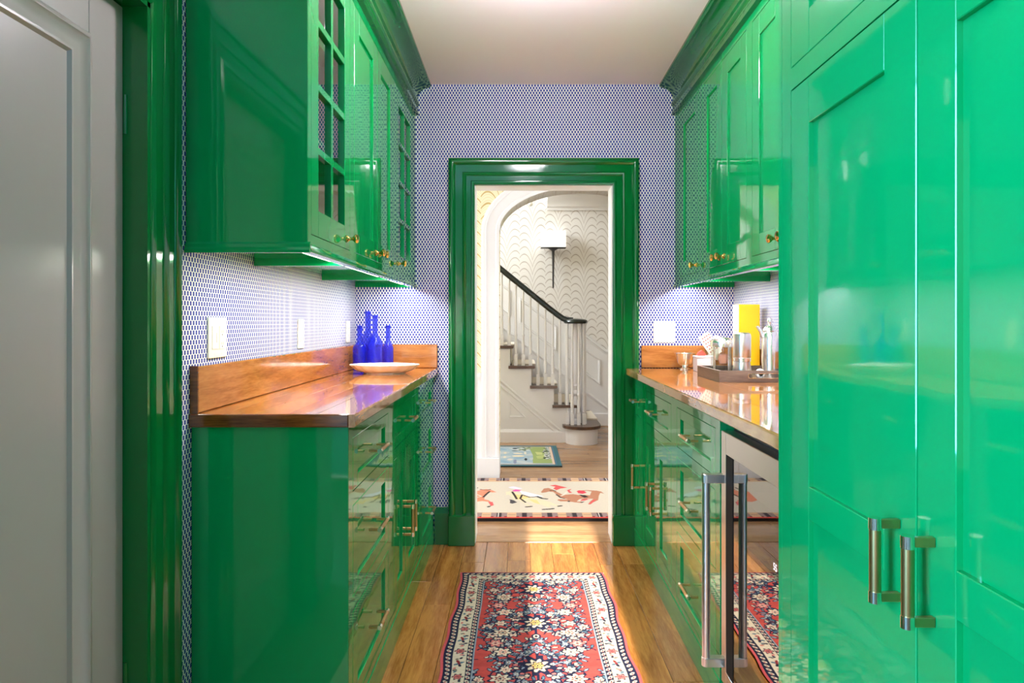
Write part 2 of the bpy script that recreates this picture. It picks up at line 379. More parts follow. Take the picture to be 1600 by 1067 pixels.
# side door and its casing
pathL = [(1.577, 0), (1.577, 1.905), (0.90, 1.905), (0.90, 0)]
profL = [(0, 0), (0, 0.016), (-0.006, 0.020), (-0.014, 0.022), (-0.019, 0.017), (-0.050, 0.018), (-0.057, 0.024), (-0.066, 0.026), (-0.072, 0.021),
         (-0.098, 0.022), (-0.104, 0.029), (-0.114, 0.032), (-0.120, 0.028), (-0.121, 0)]
tr4 = MB().sweep(pathL, profL, ML).build('trim_4', GREEN_T, smooth=True)
st(tr4, 'glossy green moulded casing around the white side door', 'door casing')
m = MB().box((WL-0.119, 1.577, 0), (WL+0.015, 1.565, 1.905)).box((WL-0.119, 0.90, 0), (WL+0.015, 0.912, 1.905)).box((WL-0.119, 0.90, 1.893), (WL+0.015, 1.577, 1.905))
st(m.build('trim_5', GREEN_T), 'green door jamb between the casing and the white side door', 'door jamb')
XD = WL-0.040
d = MB()
MD = lambda u, v, w: (XD+w, u, v)
d.box((XD-0.04, 0.915, 0.005), (XD-0.012, 1.563, 1.89))
d.box((XD-0.012, 0.915, 0.005), (XD, 1.030, 1.89)).box((XD-0.012, 1.440, 0.005), (XD, 1.563, 1.89)).box((XD-0.012, 1.03, 1.776), (XD, 1.440, 1.89)).box((XD-0.012, 1.03, 0.005), (XD, 1.440, 0.25))
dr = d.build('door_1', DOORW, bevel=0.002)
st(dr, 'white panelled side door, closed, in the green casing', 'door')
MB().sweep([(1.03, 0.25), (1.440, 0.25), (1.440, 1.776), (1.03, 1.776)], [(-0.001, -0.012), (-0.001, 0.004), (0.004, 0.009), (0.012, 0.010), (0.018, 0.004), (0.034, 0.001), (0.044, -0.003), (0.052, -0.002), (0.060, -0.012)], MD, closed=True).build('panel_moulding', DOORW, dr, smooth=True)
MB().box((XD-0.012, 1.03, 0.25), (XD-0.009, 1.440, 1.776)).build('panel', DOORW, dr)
for zz in (0.3, 1.6):
    MB().lathe([(0.006, 0), (0.006, 0.09)], (XD+0.004, 1.566, zz), seg=10).build('hinge', GREEN_T, dr)

# crown moulding over the wall cabinets
def crown(x0, sgn):
    p = [(0.0, 2.425), (0.082, 2.425), (0.082, 2.414), (0.075, 2.410)]
    for k in range(9):
        a = k/8*PI/2; p.append((0.072-0.060*math.sin(a), 2.345+0.060*(1-math.sin(PI/2-a)) if False else 2.406-0.060*(1-math.cos(a))))
    p += [(0.012, 2.338), (0.016, 2.334), (0.020, 2.322), (0.016, 2.310), (0.010, 2.306), (0.010, 2.292), (0.016, 2.288), (0.018, 2.262), (0.0, 2.258)]
    return [(x0+sgn*a, z) for a, z in p]
UX, RX = -0.550, 0.820            # fronts of the wall cabinets
st(MB().prism(crown(UX, 1), 1.760, YB-0.001, 'y').build('trim_6', GREEN_T, smooth=True), 'green crown moulding above the glass-door wall cabinets', 'crown moulding')
st(MB().prism(crown(RX, -1), 1.38, YB-0.001, 'y').build('trim_7', GREEN_T, smooth=True), 'green crown moulding above the plain-door wall cabinets', 'crown moulding')

# ------------------------------------------------------------------ cabinets
class Side:
    def __init__(s, x, sgn): s.x = x; s.s = sgn                    # front plane and outward direction
    def __call__(s, u, v, w): return (s.x+s.s*w, u, v)
    def box(s, m, u0, u1, v0, v1, w0, w1): return m.box(s(u0, v0, w0), s(u1, v1, w1))
def knob(side, u, v, parent):
    m = MB().lathe([(0.011, 0), (0.0115, 0.003), (0.008, 0.006), (0.0055, 0.010), (0.0050, 0.018), (0.0075, 0.022), (0.0125, 0.026), (0.0145, 0.031), (0.0135, 0.036), (0.008, 0.039), (0.0, 0.040)],
                   side(u, v, 0), 'x' if side.s > 0 else '-x', 20)
    return m.build('knob', BRASS, parent)
def pull(side, u, v, length, vertical, parent, dia=0.0135, stand=0.034, bar=BRONZE):
    h = length/2; a = (lambda t: side(u, v+t, stand)) if vertical else (lambda t: side(u+t, v, stand))
    b = (lambda t, w: side(u, v+t, w)) if vertical else (lambda t, w: side(u+t, v, w))
    r = dia/2
    root = MB().tube([a(-h+0.013), a(h-0.013)], r*0.96, 14).build('pull', bar, parent)
    for sg in (-1, 1):
        MB().tube([a(sg*h), a(sg*(h-0.016))], r*1.06, 14).build('end_cap', NICKEL, parent=root)
        m = MB()
        p0 = b(sg*(h-0.008)-r*0.75, 0.0005); p1 = b(sg*(h-0.008)+r*0.75, stand-r*0.4)
        p0, p1 = list(p0), list(p1)
        j = 1 if vertical else 2
        p0[j] -= r*0.5; p1[j] += r*0.5
        m.box(p0, p1).build('post', bar, parent=root, bevel=0.0008)
    return root
def shaker(side, u0, u1, v0, v1, parent, name='door', rail=0.075, th=0.020, rec=0.007, panes=None, rails=None):
    """framed front lying flush in the face frame: ring + recessed panel (or glazing bars and panes)"""
    g = 0.0016; u0 += g; u1 -= g; v0 += g; v1 -= g
    rt, rb = rails or (rail, rail)
    m = MB()
    holes = [(v0+rb, v1-rt)]
    m.sweep([(u0+rail, v0+rb), (u0+rail, v1-rt), (u1-rail, v1-rt), (u1-rail, v0+rb)], [(0, -th), (0, -0.0015), (0.0015, 0)], side, closed=True) if False else None
    side.box(m, u0, u0+rail, v0, v1, -th, 0); side.box(m, u1-rail, u1, v0, v1, -th, 0)
    side.box(m, u0+rail, u1-rail, v0, v0+rb, -th, 0); side.box(m, u0+rail, u1-rail, v1-rt, v1, -th, 0)
    d = m.build(name, GREEN, parent, bevel=0.0012)
    if panes is None:
        m = MB(); side.box(m, u0+rail-0.002, u1-rail+0.002, v0+rb-0.002, v1-rt+0.002, -th+0.001, -rec); m.build('panel', GREEN, d)
    else:
        nc, nr = panes; mw = 0.020
        W = (u1-u0-2*rail-(nc-1)*mw)/nc; Hh = (v1-v0-rt-rb-(nr-1)*mw)/nr
        for c in range(1, nc):
            uu = u0+rail+c*W+(c-1)*mw; m = MB(); side.box(m, uu, uu+mw, v0+rb, v1-rt, -th, -0.001); m.build('muntin', GREEN, d, bevel=0.001)
        for r in range(1, nr):
            vv = v0+rb+r*Hh+(r-1)*mw
            for c in range(nc):
                uu = u0+rail+c*(W+mw); m = MB(); side.box(m, uu, uu+W, vv, vv+mw, -th, -0.001); m.build('muntin', GREEN, d, bevel=0.001)
        for r in range(nr):
            for c in range(nc):
                uu = u0+rail+c*(W+mw); vv = v0+rb+r*(Hh+mw)
                m = MB(); side.box(m, uu-0.002, uu+W+0.002, vv-0.002, vv+Hh+0.002, -0.014, -0.011); m.build('pane', PANE, d)
    return d
def face_frame(side, u0, u1, v0, v1, openings, parent, th=0.020):
    """solid frame with rectangular openings [(u0,u1,v0,v1)] built from stiles and rails"""
    m = MB()
    us = sorted({u0, u1} | {o[0] for o in openings} | {o[1] for o in openings}); vs = sorted({v0, v1} | {o[2] for o in openings} | {o[3] for o in openings})
    # cell grid merged into vertical runs
    for a, b in zip(us, us[1:]):
        run = None
        for c, d2 in zip(vs, vs[1:]):
            cu, cv = (a+b)/2, (c+d2)/2
            solid = not any(o[0] < cu < o[1] and o[2] < cv < o[3] for o in openings)
            if solid: run = (run[0], d2) if run else (c, d2)
            if (not solid or d2 == vs[-1]) and run:
                side.box(m, a, b, run[0], run[1], -th, 0); run = None
    return m.build('face_frame', GREEN, parent)
def carcass(side, u0, u1, v0, v1, depth, parent, shelves=(), front=-0.0205, t=0.016):
    m = MB()
    e = 0.0006
    side.box(m, u0+e, u0+t, v0, v1, -depth, front); side.box(m, u1-t, u1-e, v0, v1, -depth, front)
    side.box(m, u0+t, u1-t, v0, v0+t, -depth, front); side.box(m, u0+t, u1-t, v1-t, v1, -depth, front)
    side.box(m, u0+t, u1-t, v0+t, v1-t, -depth, -depth+0.008)
    b = m.build('carcass', GREEN, parent)
    for s in shelves:
        mm = MB(); side.box(mm, u0+t+0.001, u1-t-0.001, s, s+0.018, -depth+0.010, front-0.03); mm.build('shelf', GREEN, parent)
    return b
def wall_cab(side, u0, u1, doors, depth, label, group, near_end=False, glass=False, far_fill=0.0):
    root = empty('wall_cabinet', side((u0+u1)/2, 1.352, -depth/2), label, 'cabinet', group)
    face_frame(side, u0, u1, 1.352, 2.30, [(a, b, 1.400, 2.228) for a, b, k in doors if True] if len(doors) == 1 else [(doors[0][0], doors[-1][1], 1.400, 2.228)], root)
    carcass(side, u0, u1, 1.376, 2.40, depth-0.001, root, shelves=(1.70, 2.00) if glass else ())
    m = MB(); m.prism([(0, 0)]*0 or [side(0, 1.352, 0.0)[::2], side(0, 1.352, 0.007)[::2], side(0, 1.357, 0.009)[::2], side(0, 1.363, 0.007)[::2], side(0, 1.370, 0.004)[::2], side(0, 1.374, 0.0)[::2]], u0, u1, 'y')
    m.build('light_rail', GREEN, root)
    for q0, q1 in ((u0+0.001, u0+0.018), (u1-0.018, u1-0.001)):
        mm = MB(); side.box(mm, q0, q1, 1.353, 1.376, -depth+0.002, -0.0205); mm.build('bottom_lip', GREEN, root)
    for a, b, k in doors:
        d = shaker(side, a, b, 1.400, 2.228, root, rail=0.070 if not glass else 0.066, panes=(2, 4) if glass else None, rails=(0.072, 0.072))
        knob(side, k, 1.434, d)
    if near_end:
        mm = MB(); e0 = u0-0.004
        mm.box(side(e0, 1.374, -0.0005), side(u0-0.0002, 2.40, -depth+0.001)); p = mm.build('end_panel', GREEN, root)
        mm = MB().prism([(e0, 1.349), (e0-0.010, 1.349), (e0-0.012, 1.356), (e0-0.007, 1.364), (e0-0.006, 1.372), (e0-0.001, 1.378), (e0, 1.378)], side.x+side.s*0.008, side.x-side.s*(depth-0.001), 'x')
        mm.build('end_rail', GREEN, p, smooth=False)
    return root
LU = Side(UX, 1); dU = UX-WL-0.002
gU = 'green wall cabinets above the bottle counter'
wall_cab(LU, 1.775, 2.240, [(1.800, 2.215, 2.170)], dU, 'tall green wall cabinet with eight glass panes, nearest the white door', gU, True, True)
wall_cab(LU, 2.240, 3.000, [(2.270, 2.637, 2.605), (2.637, 2.970, 2.672)], dU, 'green wall cabinet with two solid doors between the two glass-paned ones', gU)
wall_cab(LU, 3.000, YB-0.002, [(3.035, 3.50, 3.085)], dU, 'green glass-paned wall cabinet above the blue bottles, against the end wall', gU, False, True)
RU = Side(RX, -1); dR = WR-RX-0.002
gR = 'green wall cabinets above the tray counter'
wall_cab(RU, 3.095, YB-0.002, [(3.125, 3.490, 3.160)], dR, 'green wall cabinet with one solid door above the paired light switches', gR)
wall_cab(RU, 2.440, 3.095, [(2.470, 2.770, 2.735), (2.770, 3.065, 2.805)], dR, 'green wall cabinet with two solid doors above the yellow box', gR)
wall_cab(RU, 1.790, 2.440, [(1.820, 2.122, 2.085), (2.122, 2.410, 2.160)], dR, 'green wall cabinet with two solid doors beside the tall pantry cupboard', gR)

# lights under the wall cabinets
def under_light(x, y0, y1, label):
    o = empty('under_cabinet_light', (x, (y0+y1)/2, 1.364), label, 'light', 'slim lights under the wall cabinets')
    MB().box((x-0.022, y0, 1.368), (x+0.022, y1, 1.3755)).build('housing', CREAMP, o)
    MB().box((x-0.019, y0+0.004, 1.365), (x+0.019, y1-0.004, 1.368)).build('diffuser', LED, o)
    l = bpy.data.lights.new('lamp', 'AREA'); l.shape = 'RECTANGLE'; l.size = 0.026; l.size_y = y1-y0-0.02
    l.energy = 1.25*(y1-y0)/0.5; l.color = (1.0, 0.96, 0.90)
    q = bpy.data.objects.new('lamp', l); COL.objects.link(q); q.parent = o; q.location = (0, 0, 0)
for (a, b), t in zip([(1.80, 2.21), (2.28, 2.96), (3.04, 3.56)], ['glass-paned cabinet nearest the white door', 'two-door cabinet on the bottle side', 'glass-paned cabinet over the blue bottles']):
    under_light(UX-0.045, a, b, 'slim white light strip under the '+t)
for (a, b), t in zip([(1.83, 2.40), (2.48, 3.06), (3.12, 3.56)], ['cabinet beside the tall cupboard', 'cabinet over the yellow box', 'cabinet over the paired switches']):
    under_light(RX+0.045, a, b, 'slim white light strip under the '+t)

# base cabinets
LX, BX = -0.452, 0.600
LB, RB = Side(LX, 1), Side(BX, -1)
def base_cab(side, u0, u1, depth, rows, label, group, near_end=False, doors=None, ztop=0.892):
    """rows: list of drawers (u0,u1,v0,v1); doors: list of (u0,u1,v0,v1,pull_u)"""
    root = empty('base_cabinet', side((u0+u1)/2, 0, -depth/2), label, 'cabinet', group)
    op = [r for r in rows]
    if doors: op = op+[(min(d[0] for d in doors), max(d[1] for d in doors), doors[0][2], doors[0][3])]
    face_frame(side, u0, u1, 0.0, ztop, op, root)
    carcass(side, u0, u1, 0.04, ztop, depth-0.001, root)
    for (a, b, c, d) in rows:
        o = shaker(side, a, b, c, d, root, 'drawer', rail=0.055 if (b-a) > 0.25 else 0.035, rails=(0.038, 0.038), rec=0.0065)
        pull(side, (a+b)/2, (c+d)/2, 0.125 if (b-a) > 0.25 else 0.10, False, o)
    for (a, b, c, d, pu) in (doors or []):
        o = shaker(side, a, b, c, d, root, 'door', rail=0.070 if (b-a) > 0.2 else 0.045, rails=(0.072, 0.080), rec=0.0065)
        pull(side, pu, 0.395, 0.125, True, o)
    m = MB().prism([side(0, 0.0, 0.0)[::2], side(0, 0.0, 0.0022)[::2], side(0, 0.0945, 0.0022)[::2], side(0, 0.095, 0.0)[::2]], u0, u1, 'y'); m.build('base_rail', GREEN, root)
    if near_end:
        mm = MB(); mm.box(side(u0-0.004, 0.0, -0.0005), side(u0-0.0002, ztop, -depth+0.001)); mm.build('end_panel', GREEN, root)
    return root
dL = LX-WL-0.002; gB = 'green base cabinets under the bottle counter'
R1, R2, R3 = (0.710, 0.858), (0.424, 0.673), (0.129, 0.385)
base_cab(LB, 1.805, 2.400, dL, [(1.850, 2.350)+R for R in (R1, R2, R3)], 'green three-drawer base cabinet with the large plain end panel', gB, True)
base_cab(LB, 2.400, 3.060, dL, [(2.455, 3.012)+R1], 'green base cabinet with two doors under a drawer, on the bottle side', gB, doors=[(2.455, 2.706, 0.129, 0.673, 2.668), (2.706, 3.012, 0.129, 0.673, 2.744)])
base_cab(LB, 3.060, YB-0.024, dL, [(3.108, 3.530)+R for R in (R1, R2, R3)], 'green three-drawer base cabinet under the white platter, beside the doorway', gB)
dB = WR-BX-0.002; gC = 'green base cabinets under the tray counter'
Q1, Q2, Q3 = (0.694, 0.846), (0.412, 0.656), (0.118, 0.372)
base_cab(RB, 3.355, YB-0.048, dB, [(3.392, 3.530)+Q1], 'narrow green base cabinet with one drawer and one door, beside the doorway', gC, doors=[(3.392, 3.530, 0.118, 0.656, 3.425)])
base_cab(RB, 2.660, 3.355, dB, [(2.705, 3.310)+Q1], 'green base cabinet with two doors under a drawer, on the tray side', gC, doors=[(2.705, 2.998, 0.118, 0.656, 2.955), (2.998, 3.310, 0.118, 0.656, 3.040)])
base_cab(RB, 2.045, 2.660, dB, [(2.090, 2.608)+R for R in (Q1, Q2, Q3)], 'green three-drawer base cabinet beside the glass-door wine fridge', gC)

# countertops
def counter(x_front, x_wall, y0, y1, sgn, label, near_end):
    root = empty('countertop', ((x_front+x_wall)/2, (y0+y1)/2, 0.893), label, 'countertop')
    n = 5; w = abs(x_wall-x_front); xs = [x_front+sgn*(0.018+(w-0.018)*k/n) for k in range(n+1)]
    for a, b in zip(xs, xs[1:]):
        MB().box((min(a, b)+0.0004, y0+0.012, 0.8935), (max(a, b)-0.0004, y1, 0.928)).build('board', COUNTER, root, bevel=0.0006)
    MB().prism([(x_front, 0.897), (x_front+sgn*0.003, 0.8935), (x_front+sgn*0.018, 0.8935), (x_front+sgn*0.018, 0.928), (x_front+sgn*0.004, 0.928), (x_front+sgn*0.001, 0.926), (x_front, 0.922)], y0, y1, 'y').build('front_edge', COUNTER, root)
    if near_end:
        MB().box((xs[0]+sgn*0.0002, y0, 0.8935), (x_wall, y0+0.0118, 0.928)).build('end_edge', COUNTER_E, root, bevel=0.003, seg=2)
    return root
counter(-0.430, WL+0.001, 1.787, YB-0.002, -1, 'varnished brown wood countertop under the blue bottles', True)
counter(0.556, WR-0.001, 1.402, YB-0.050, 1, 'varnished brown wood countertop under the wooden tray', False)
bs = MB().box((WL+0.001, 1.800, 0.9285), (WL+0.021, YB-0.022, 1.052)).build('backsplash', SPLASH, bevel=0.003, label='long varnished wood backsplash running along the wall beside the bottles', cat='backsplash')
MB().box((WL+0.001, 1.795, 0.9285), (WL+0.0215, 1.7998, 1.054)).build('end_cap', COUNTER_E, bs)
MB().box((WL+0.001, YB-0.021, 0.9285), (-0.433, YB-0.001, 1.052)).build('backsplash', SPLASH, bevel=0.003, label='short varnished wood backsplash on the end wall behind the platter', cat='backsplash')
MB().box((0.640, YB-0.021, 0.9285), (WR-0.022, YB-0.001, 1.046)).build('backsplash', SPLASH, bevel=0.003, label='short varnished wood backsplash on the end wall behind the silver bowl', cat='backsplash')
MB().box((WR-0.021, 1.45, 0.9285), (WR-0.001, YB-0.001, 1.046)).build('backsplash', SPLASH, bevel=0.003, label='varnished wood backsplash on the side wall behind the yellow box', cat='backsplash')

# wine fridge
wf = empty('wine_fridge', (0.86, 1.72, 0), 'under-counter wine fridge with dark glass door and long steel bar handle', 'fridge')
m = MB()
m.box((0.640, 1.410, 0.02), (1.12, 1.425, 0.86)).box((0.640, 2.025, 0.02), (1.12, 2.040, 0.86)).box((0.640, 1.425, 0.845), (1.12, 2.025, 0.86)).box((0.640, 1.425, 0.02), (1.12, 2.025, 0.10)).box((1.10, 1.425, 0.10), (1.12, 2.025, 0.845))
m.build('case', FRIDGEIN, wf)
for z in (0.22, 0.36, 0.50, 0.66): 
    MB().box((0.650, 1.43, z), (1.09, 2.02, z+0.006)).build('shelf', DARKP, wf)
    MB().box((0.640, 1.43, z-0.004), (0.652, 2.02, z+0.022)).build('shelf_front', COUNTER_E, wf)
dm = MB(); FY0, FY1, FZ0, FZ1 = 1.413, 2.032, 0.105, 0.848
dm.box((BX, 1.988, FZ0), (BX+0.038, FY1, FZ1)).box((BX, FY0, FZ0), (BX+0.038, 1.457, FZ1)).box((BX, 1.457, 0.784), (BX+0.038, 1.988, FZ1)).box((BX, 1.457, FZ0), (BX+0.038, 1.988, 0.150))
wd = dm.build('door', STEEL, wf, bevel=0.0015)
MB().box((BX+0.002, 1.457, 0.150), (BX+0.008, 1.988, 0.784)).build('glass', DARKGLASS, wd)
MB().box((BX+0.0004, 1.924, 0.1505), (BX+0.0018, 1.9878, 0.7838)).build('black_border', BLACKP, wd)
MB().box((BX, FY0, 0.005), (BX+0.03, FY1, 0.098)).build('kick_grille', GREEN, wf)
hd = MB().tube([(0.548, 2.008, 0.172), (0.548, 2.008, 0.716)], 0.0118, 20).build('handle', STEEL, wd)
for z in (0.172, 0.710):
    pts = []
    for k in range(9):
        a = PI/2+k/8*PI; pts.append((0.548+0.0135*math.cos(a), 2.008+0.0135*math.sin(a)))
    pts += [(BX, 2.008-0.0135), (BX, 2.008+0.0135)]
    MB().prism(pts, z-0.012, z+0.014, 'z').build('bracket', STEEL, hd, bevel=0.0015)
cu = bpy.data.curves.new('digits', 'FONT'); cu.body = '55'; cu.size = 0.025; cu.extrude = 0.0003
to = bpy.data.objects.new('tmp', cu); COL.objects.link(to)
dg = bpy.context.evaluated_depsgraph_get(); me = bpy.data.meshes.new_from_object(to.evaluated_get(dg)); bpy.data.objects.remove(to)
me.materials.append(DIG); do = bpy.data.objects.new('display', me); COL.objects.link(do); do.parent = wf
do.matrix_local = wmat(wf).inverted() @ (Matrix.Translation((BX+0.020, 1.670, 0.566)) @ Matrix(((0, 0, -1, 0), (-1, 0, 0, 0), (0, 1, 0, 0), (0, 0, 0, 1))))
do['label'] = 'glowing white number 55'
MB().box((BX+0.0215, 1.610, 0.555), (BX+0.03, 1.690, 0.595)).build('control_panel', BLACKP, wf)

# tall cupboard
TX = 0.530; TS = Side(TX, -1)
tc = empty('pantry_cupboard', (0.83, 0.87, 0), 'tall glossy green pantry cupboard with double doors and long bar pulls', 'cupboard')
dT = WR-TX-0.002
face_frame(TS, 0.450, 1.379, 0.0, 2.30, [(0.490, 1.335, 0.11, 1.622), (0.490, 1.335, 1.664, 2.26)], tc)
mm = MB(); TS.box(mm, 0.450, 1.379, 0.02, ZC-0.003, -dT, -0.0205); mm.build('carcass', GREEN, tc)
mm = MB(); TS.box(mm, 0.450, 1.379, 2.30, ZC-0.002, -0.020, 0.0); mm.build('frieze', GREEN, tc)
mm = MB(); TS.box(mm, 1.379, 1.400, 0.0, ZC-0.003, -dT, 0.0); mm.build('end_panel', GREEN, tc, bevel=0.002)
def tall_door(a, b, pu):
    d = MB(); r = 0.082
    TS.box(d, a+0.0016, a+r, 0.112, 1.620, -0.02, 0); TS.box(d, b-r, b-0.0016, 0.112, 1.620, -0.02, 0)
    for c, e in ((0.112, 0.20), (0.808, 0.868), (1.536, 1.620)): TS.box(d, a+r, b-r, c, e, -0.02, 0)
    o = d.build('door', GREEN, tc, bevel=0.0012)
    for c, e in ((0.20, 0.808), (0.868, 1.536)):
        p = MB(); TS.box(p, a+r-0.002, b-r+0.002, c-0.002, e+0.002, -0.019, -0.009); p.build('panel', GREEN, o)
    pull(TS, pu, 0.838, 0.118, True, o, dia=0.0165, stand=0.034)
tall_door(0.912, 1.335, 0.953)
tall_door(0.490, 0.912, 0.873)
for a, b in ((0.912, 1.335), (0.490, 0.912)): shaker(TS, a, b, 1.664, 2.26, tc, 'door', rail=0.082, rails=(0.08, 0.08))

# unseen opal globe, added above the view to brighten the pantry and its ceiling
gl = empty('fill_globe', (0.08, 2.10, ZC), 'added opal fill globe on a short brass stem under the pantry ceiling, out of view', 'lamp')
MB().lathe([(0.0, -0.004), (0.06, -0.004), (0.06, -0.018), (0.02, -0.026), (0.02, -0.060), (0.03, -0.065), (0.03, -0.085), (0.0, -0.086)], (0.08, 2.10, ZC+0.003), seg=24).build('stem', BRASS, gl)
MB().lathe([(0.085*math.sin(PI*k/14), -0.085*math.cos(PI*k/14)) for k in range(15)], (0.08, 2.10, 2.262), seg=24).build('globe', GLOBE, gl)

# wall plates
def plate(mp, u0, u1, v0, v1, kinds, label, cat):
    m = MB()
    def bx(m, a, b, c, d, w0, w1): return m.box(mp(a, c, w0), mp(b, d, w1))
    bx(m, u0, u1, v0, v1, 0.0002, 0.0055); c = mp((u0+u1)/2, v0, 0)
    root = empty('wall_plate', c, label, cat, 'ivory plates on the wallpaper')
    m.build('cover', CREAMP, root, bevel=0.002, seg=2)
    n = len(kinds); pw = (u1-u0)/n; cv = (v0+v1)/2
    for i, k in enumerate(kinds):
        cu = u0+pw*(i+0.5)
        if n == 2: cu = (u0+u1)/2+(i-0.5)*0.046
        rm = MB(); bx(rm, cu-0.0165, cu+0.0165, cv-0.033, cv+0.033, 0.0056, 0.0075)
        r = rm.build('socket' if k == 'outlet' else 'rocker', CREAMP, root, bevel=0.0008)
        if k == 'outlet':
            for dz in (-0.017, 0.017):
                for du, hh in ((-0.006, 0.004), (0.006, 0.0045)):
                    s = MB(); bx(s, cu+du-0.0009, cu+du+0.0009, cv+dz-hh, cv+dz+hh, 0.0076, 0.0078); s.build('slot', DARKP, r)
                s = MB(); bx(s, cu-0.002, cu+0.002, cv+dz-0.011, cv+dz-0.007, 0.0076, 0.0078); s.build('slot', DARKP, r)
        elif k == 'dimmer':
            s = MB(); bx(s, cu+0.009, cu+0.0105, cv-0.014, cv+0.014, 0.0076, 0.0079); s.build('slot', DARKP, r)
        else:
            s = MB(); bx(s, cu-0.0165, cu+0.0165, cv-0.0005, cv+0.033, 0.0076, 0.0086); s.build('paddle', CREAMP, r)
        for sg in (-1, 1):
            s = MB(); bx(s, cu-0.002, cu+0.002, cv+sg*0.047-0.002, cv+sg*0.047+0.002, 0.0056, 0.0060); s.build('screw', CREAMP, root)
plate(ML, 1.895, 2.012, 1.068, 1.183, ['dimmer', 'outlet'], 'wide ivory plate with a dimmer and a double socket, nearest the white door', 'switch')
plate(ML, 2.665, 2.735, 1.066, 1.181, ['outlet'], 'single ivory socket plate midway along the wall above the backsplash', 'socket')
plate(ML, 3.405, 3.475, 1.066, 1.176, ['outlet'], 'single ivory socket plate just beside the blue bottles', 'socket')
plate(ME, 0.707, 0.820, 1.062, 1.176, ['switch', 'switch'], 'ivory plate with two rocker switches beside the doorway', 'switch')

# ------------------------------------------------------------------ hall beyond the doorway
YA, YA2, YS, YF = 5.10, 5.34, 6.64, 7.72            # arch wall, stair side, far wall
ZH = 2.62
MA = lambda u, v, w: (u, YA-w, v)
MF = lambda u, v, w: (u, YF-w, v)
fh = MB().box((-2.4, YH, -0.12), (3.0, 8.0, -0.014)).build('floor', SUBF)
st(fh, 'brown oak plank floor of the stair hall beyond the doorway', 'floor')
y = YH+0.0; k = 0
while y < YF:
    wd = 0.118
    br = [-1.6, random.uniform(-0.9, 0.0), random.uniform(0.3, 1.1), 1.9] if k % 2 else [-1.6, random.uniform(-0.4, 0.5), 1.9]
    for a, b in zip(br, br[1:]):
        MB().box((a+0.0006, y+0.0007, -0.014), (b-0.0006, min(y+wd, YF)-0.0007, 0.0)).build('board', OAKH, fh)
    y += wd; k += 1
st(MB().box((-2.4, YH, ZH), (3.0, YA2, ZH+0.1)).build('ceiling', WHITE), 'white ceiling of the hall strip before the arch', 'ceiling')
st(MB().box((0.31, YA2, ZH), (3.0, YF, ZH+0.1)).box((0.04, 6.65, ZH), (0.31, 6.79, ZH+0.1)).build('ceiling', WHITE), 'white ceiling beside the open stairwell', 'ceiling')
st(MB().box((-2.4, YA2, 4.6), (3.0, YF, 4.7)).build('ceiling', WHITE), 'white ceiling high above the stairwell', 'ceiling')
st(MB().box((-2.5, YH, 0), (-2.4, YF, 4.6)).build('wall_hall_left', WHITE), 'white hall wall at the window end', 'wall')
st(MB().box((3.0, YH, 0), (3.1, YF, ZH)).build('wall_hall_right', WHITE), 'white hall wall at the far side of the stairs', 'wall')
m = MB().box((-2.4, YH, 0), (WL-0.12, YH+0.02, ZH)).box((WR+0.12, YH, 0), (3.0, YH+0.02, ZH)).box((WL-0.12, YH, ZC+0.1), (WR+0.12, YH+0.02, ZH))
st(m.build('wall_hall_front', WHITE), 'white hall wall either side of the pantry doorway', 'wall')
st(MB().box((0.31, YA2, ZH+0.1), (0.41, YF, 4.6)).build('wall_stairwell', WHITE), 'white wall above the landing beside the stairwell', 'wall')
# arch wall
AX0, AX1, AZ, AR = -0.153, 1.081, 1.844, 0.330
ac = (AX0+AX1)/2; aa = (AX1-AX0)/2; NS = 28
arc = [(ac-aa*math.cos(PI*k/NS), AZ+AR*math.sin(PI*k/NS)) for k in range(NS+1)]
m = MB().box((-2.4, YA, 0), (AX0, YA2, 4.6)).box((AX1, YA, 0), (3.0, YA2, 4.6))
for (x0, z0), (x1, z1) in zip(arc, arc[1:]): m.prism([(x0, z0), (x1, z1), (x1, 4.6), (x0, 4.6)], YA, YA2, 'y')
aw = st(m.build('wall_archway', LEAF_WARM), 'hall wall in palm leaf wallpaper tinted with warm light around the white arch', 'wall')
prof = [(0, -0.242), (0, 0.020), (0.010, 0.026), (0.022, 0.026), (0.028, 0.018), (0.096, 0.020), (0.102, 0.032), (0.120, 0.038), (0.132, 0.034), (0.134, 0), (0.003, 0), (0.003, -0.242)]
apath = [(AX0, 0.165)]+arc+[(AX1, 0.165)]
tr = MB().sweep([(x, z) for x, z in apath], prof, MA).build('trim_8', WHITE, smooth=True)
st(tr, 'white moulded arch casing framing the staircase', 'arch')
MB().box((AX0-0.19, YA-0.045, 0), (AX0+0.003, YA2, 0.163)).build('plinth_block', WHITE, tr, bevel=0.003)
MB().box((AX1-0.003, YA-0.045, 0), (AX1+0.19, YA2, 0.163)).build('plinth_block', WHITE, tr, bevel=0.003)
MB().prism([(ac-0.045, 2.165), (ac+0.045, 2.165), (ac+0.07, 2.33), (ac-0.07, 2.33)], YA-0.06, YA-0.015, 'y').build('keystone', WHITE, tr, bevel=0.004)
m = MB().box((-2.4, YA-0.012, 0), (AX0-0.134, YA, 0.76)).box((-2.4, YA-0.035, 0.76), (AX0-0.134, YA, 0.79))
m.build('wainscot', WHITE, aw)
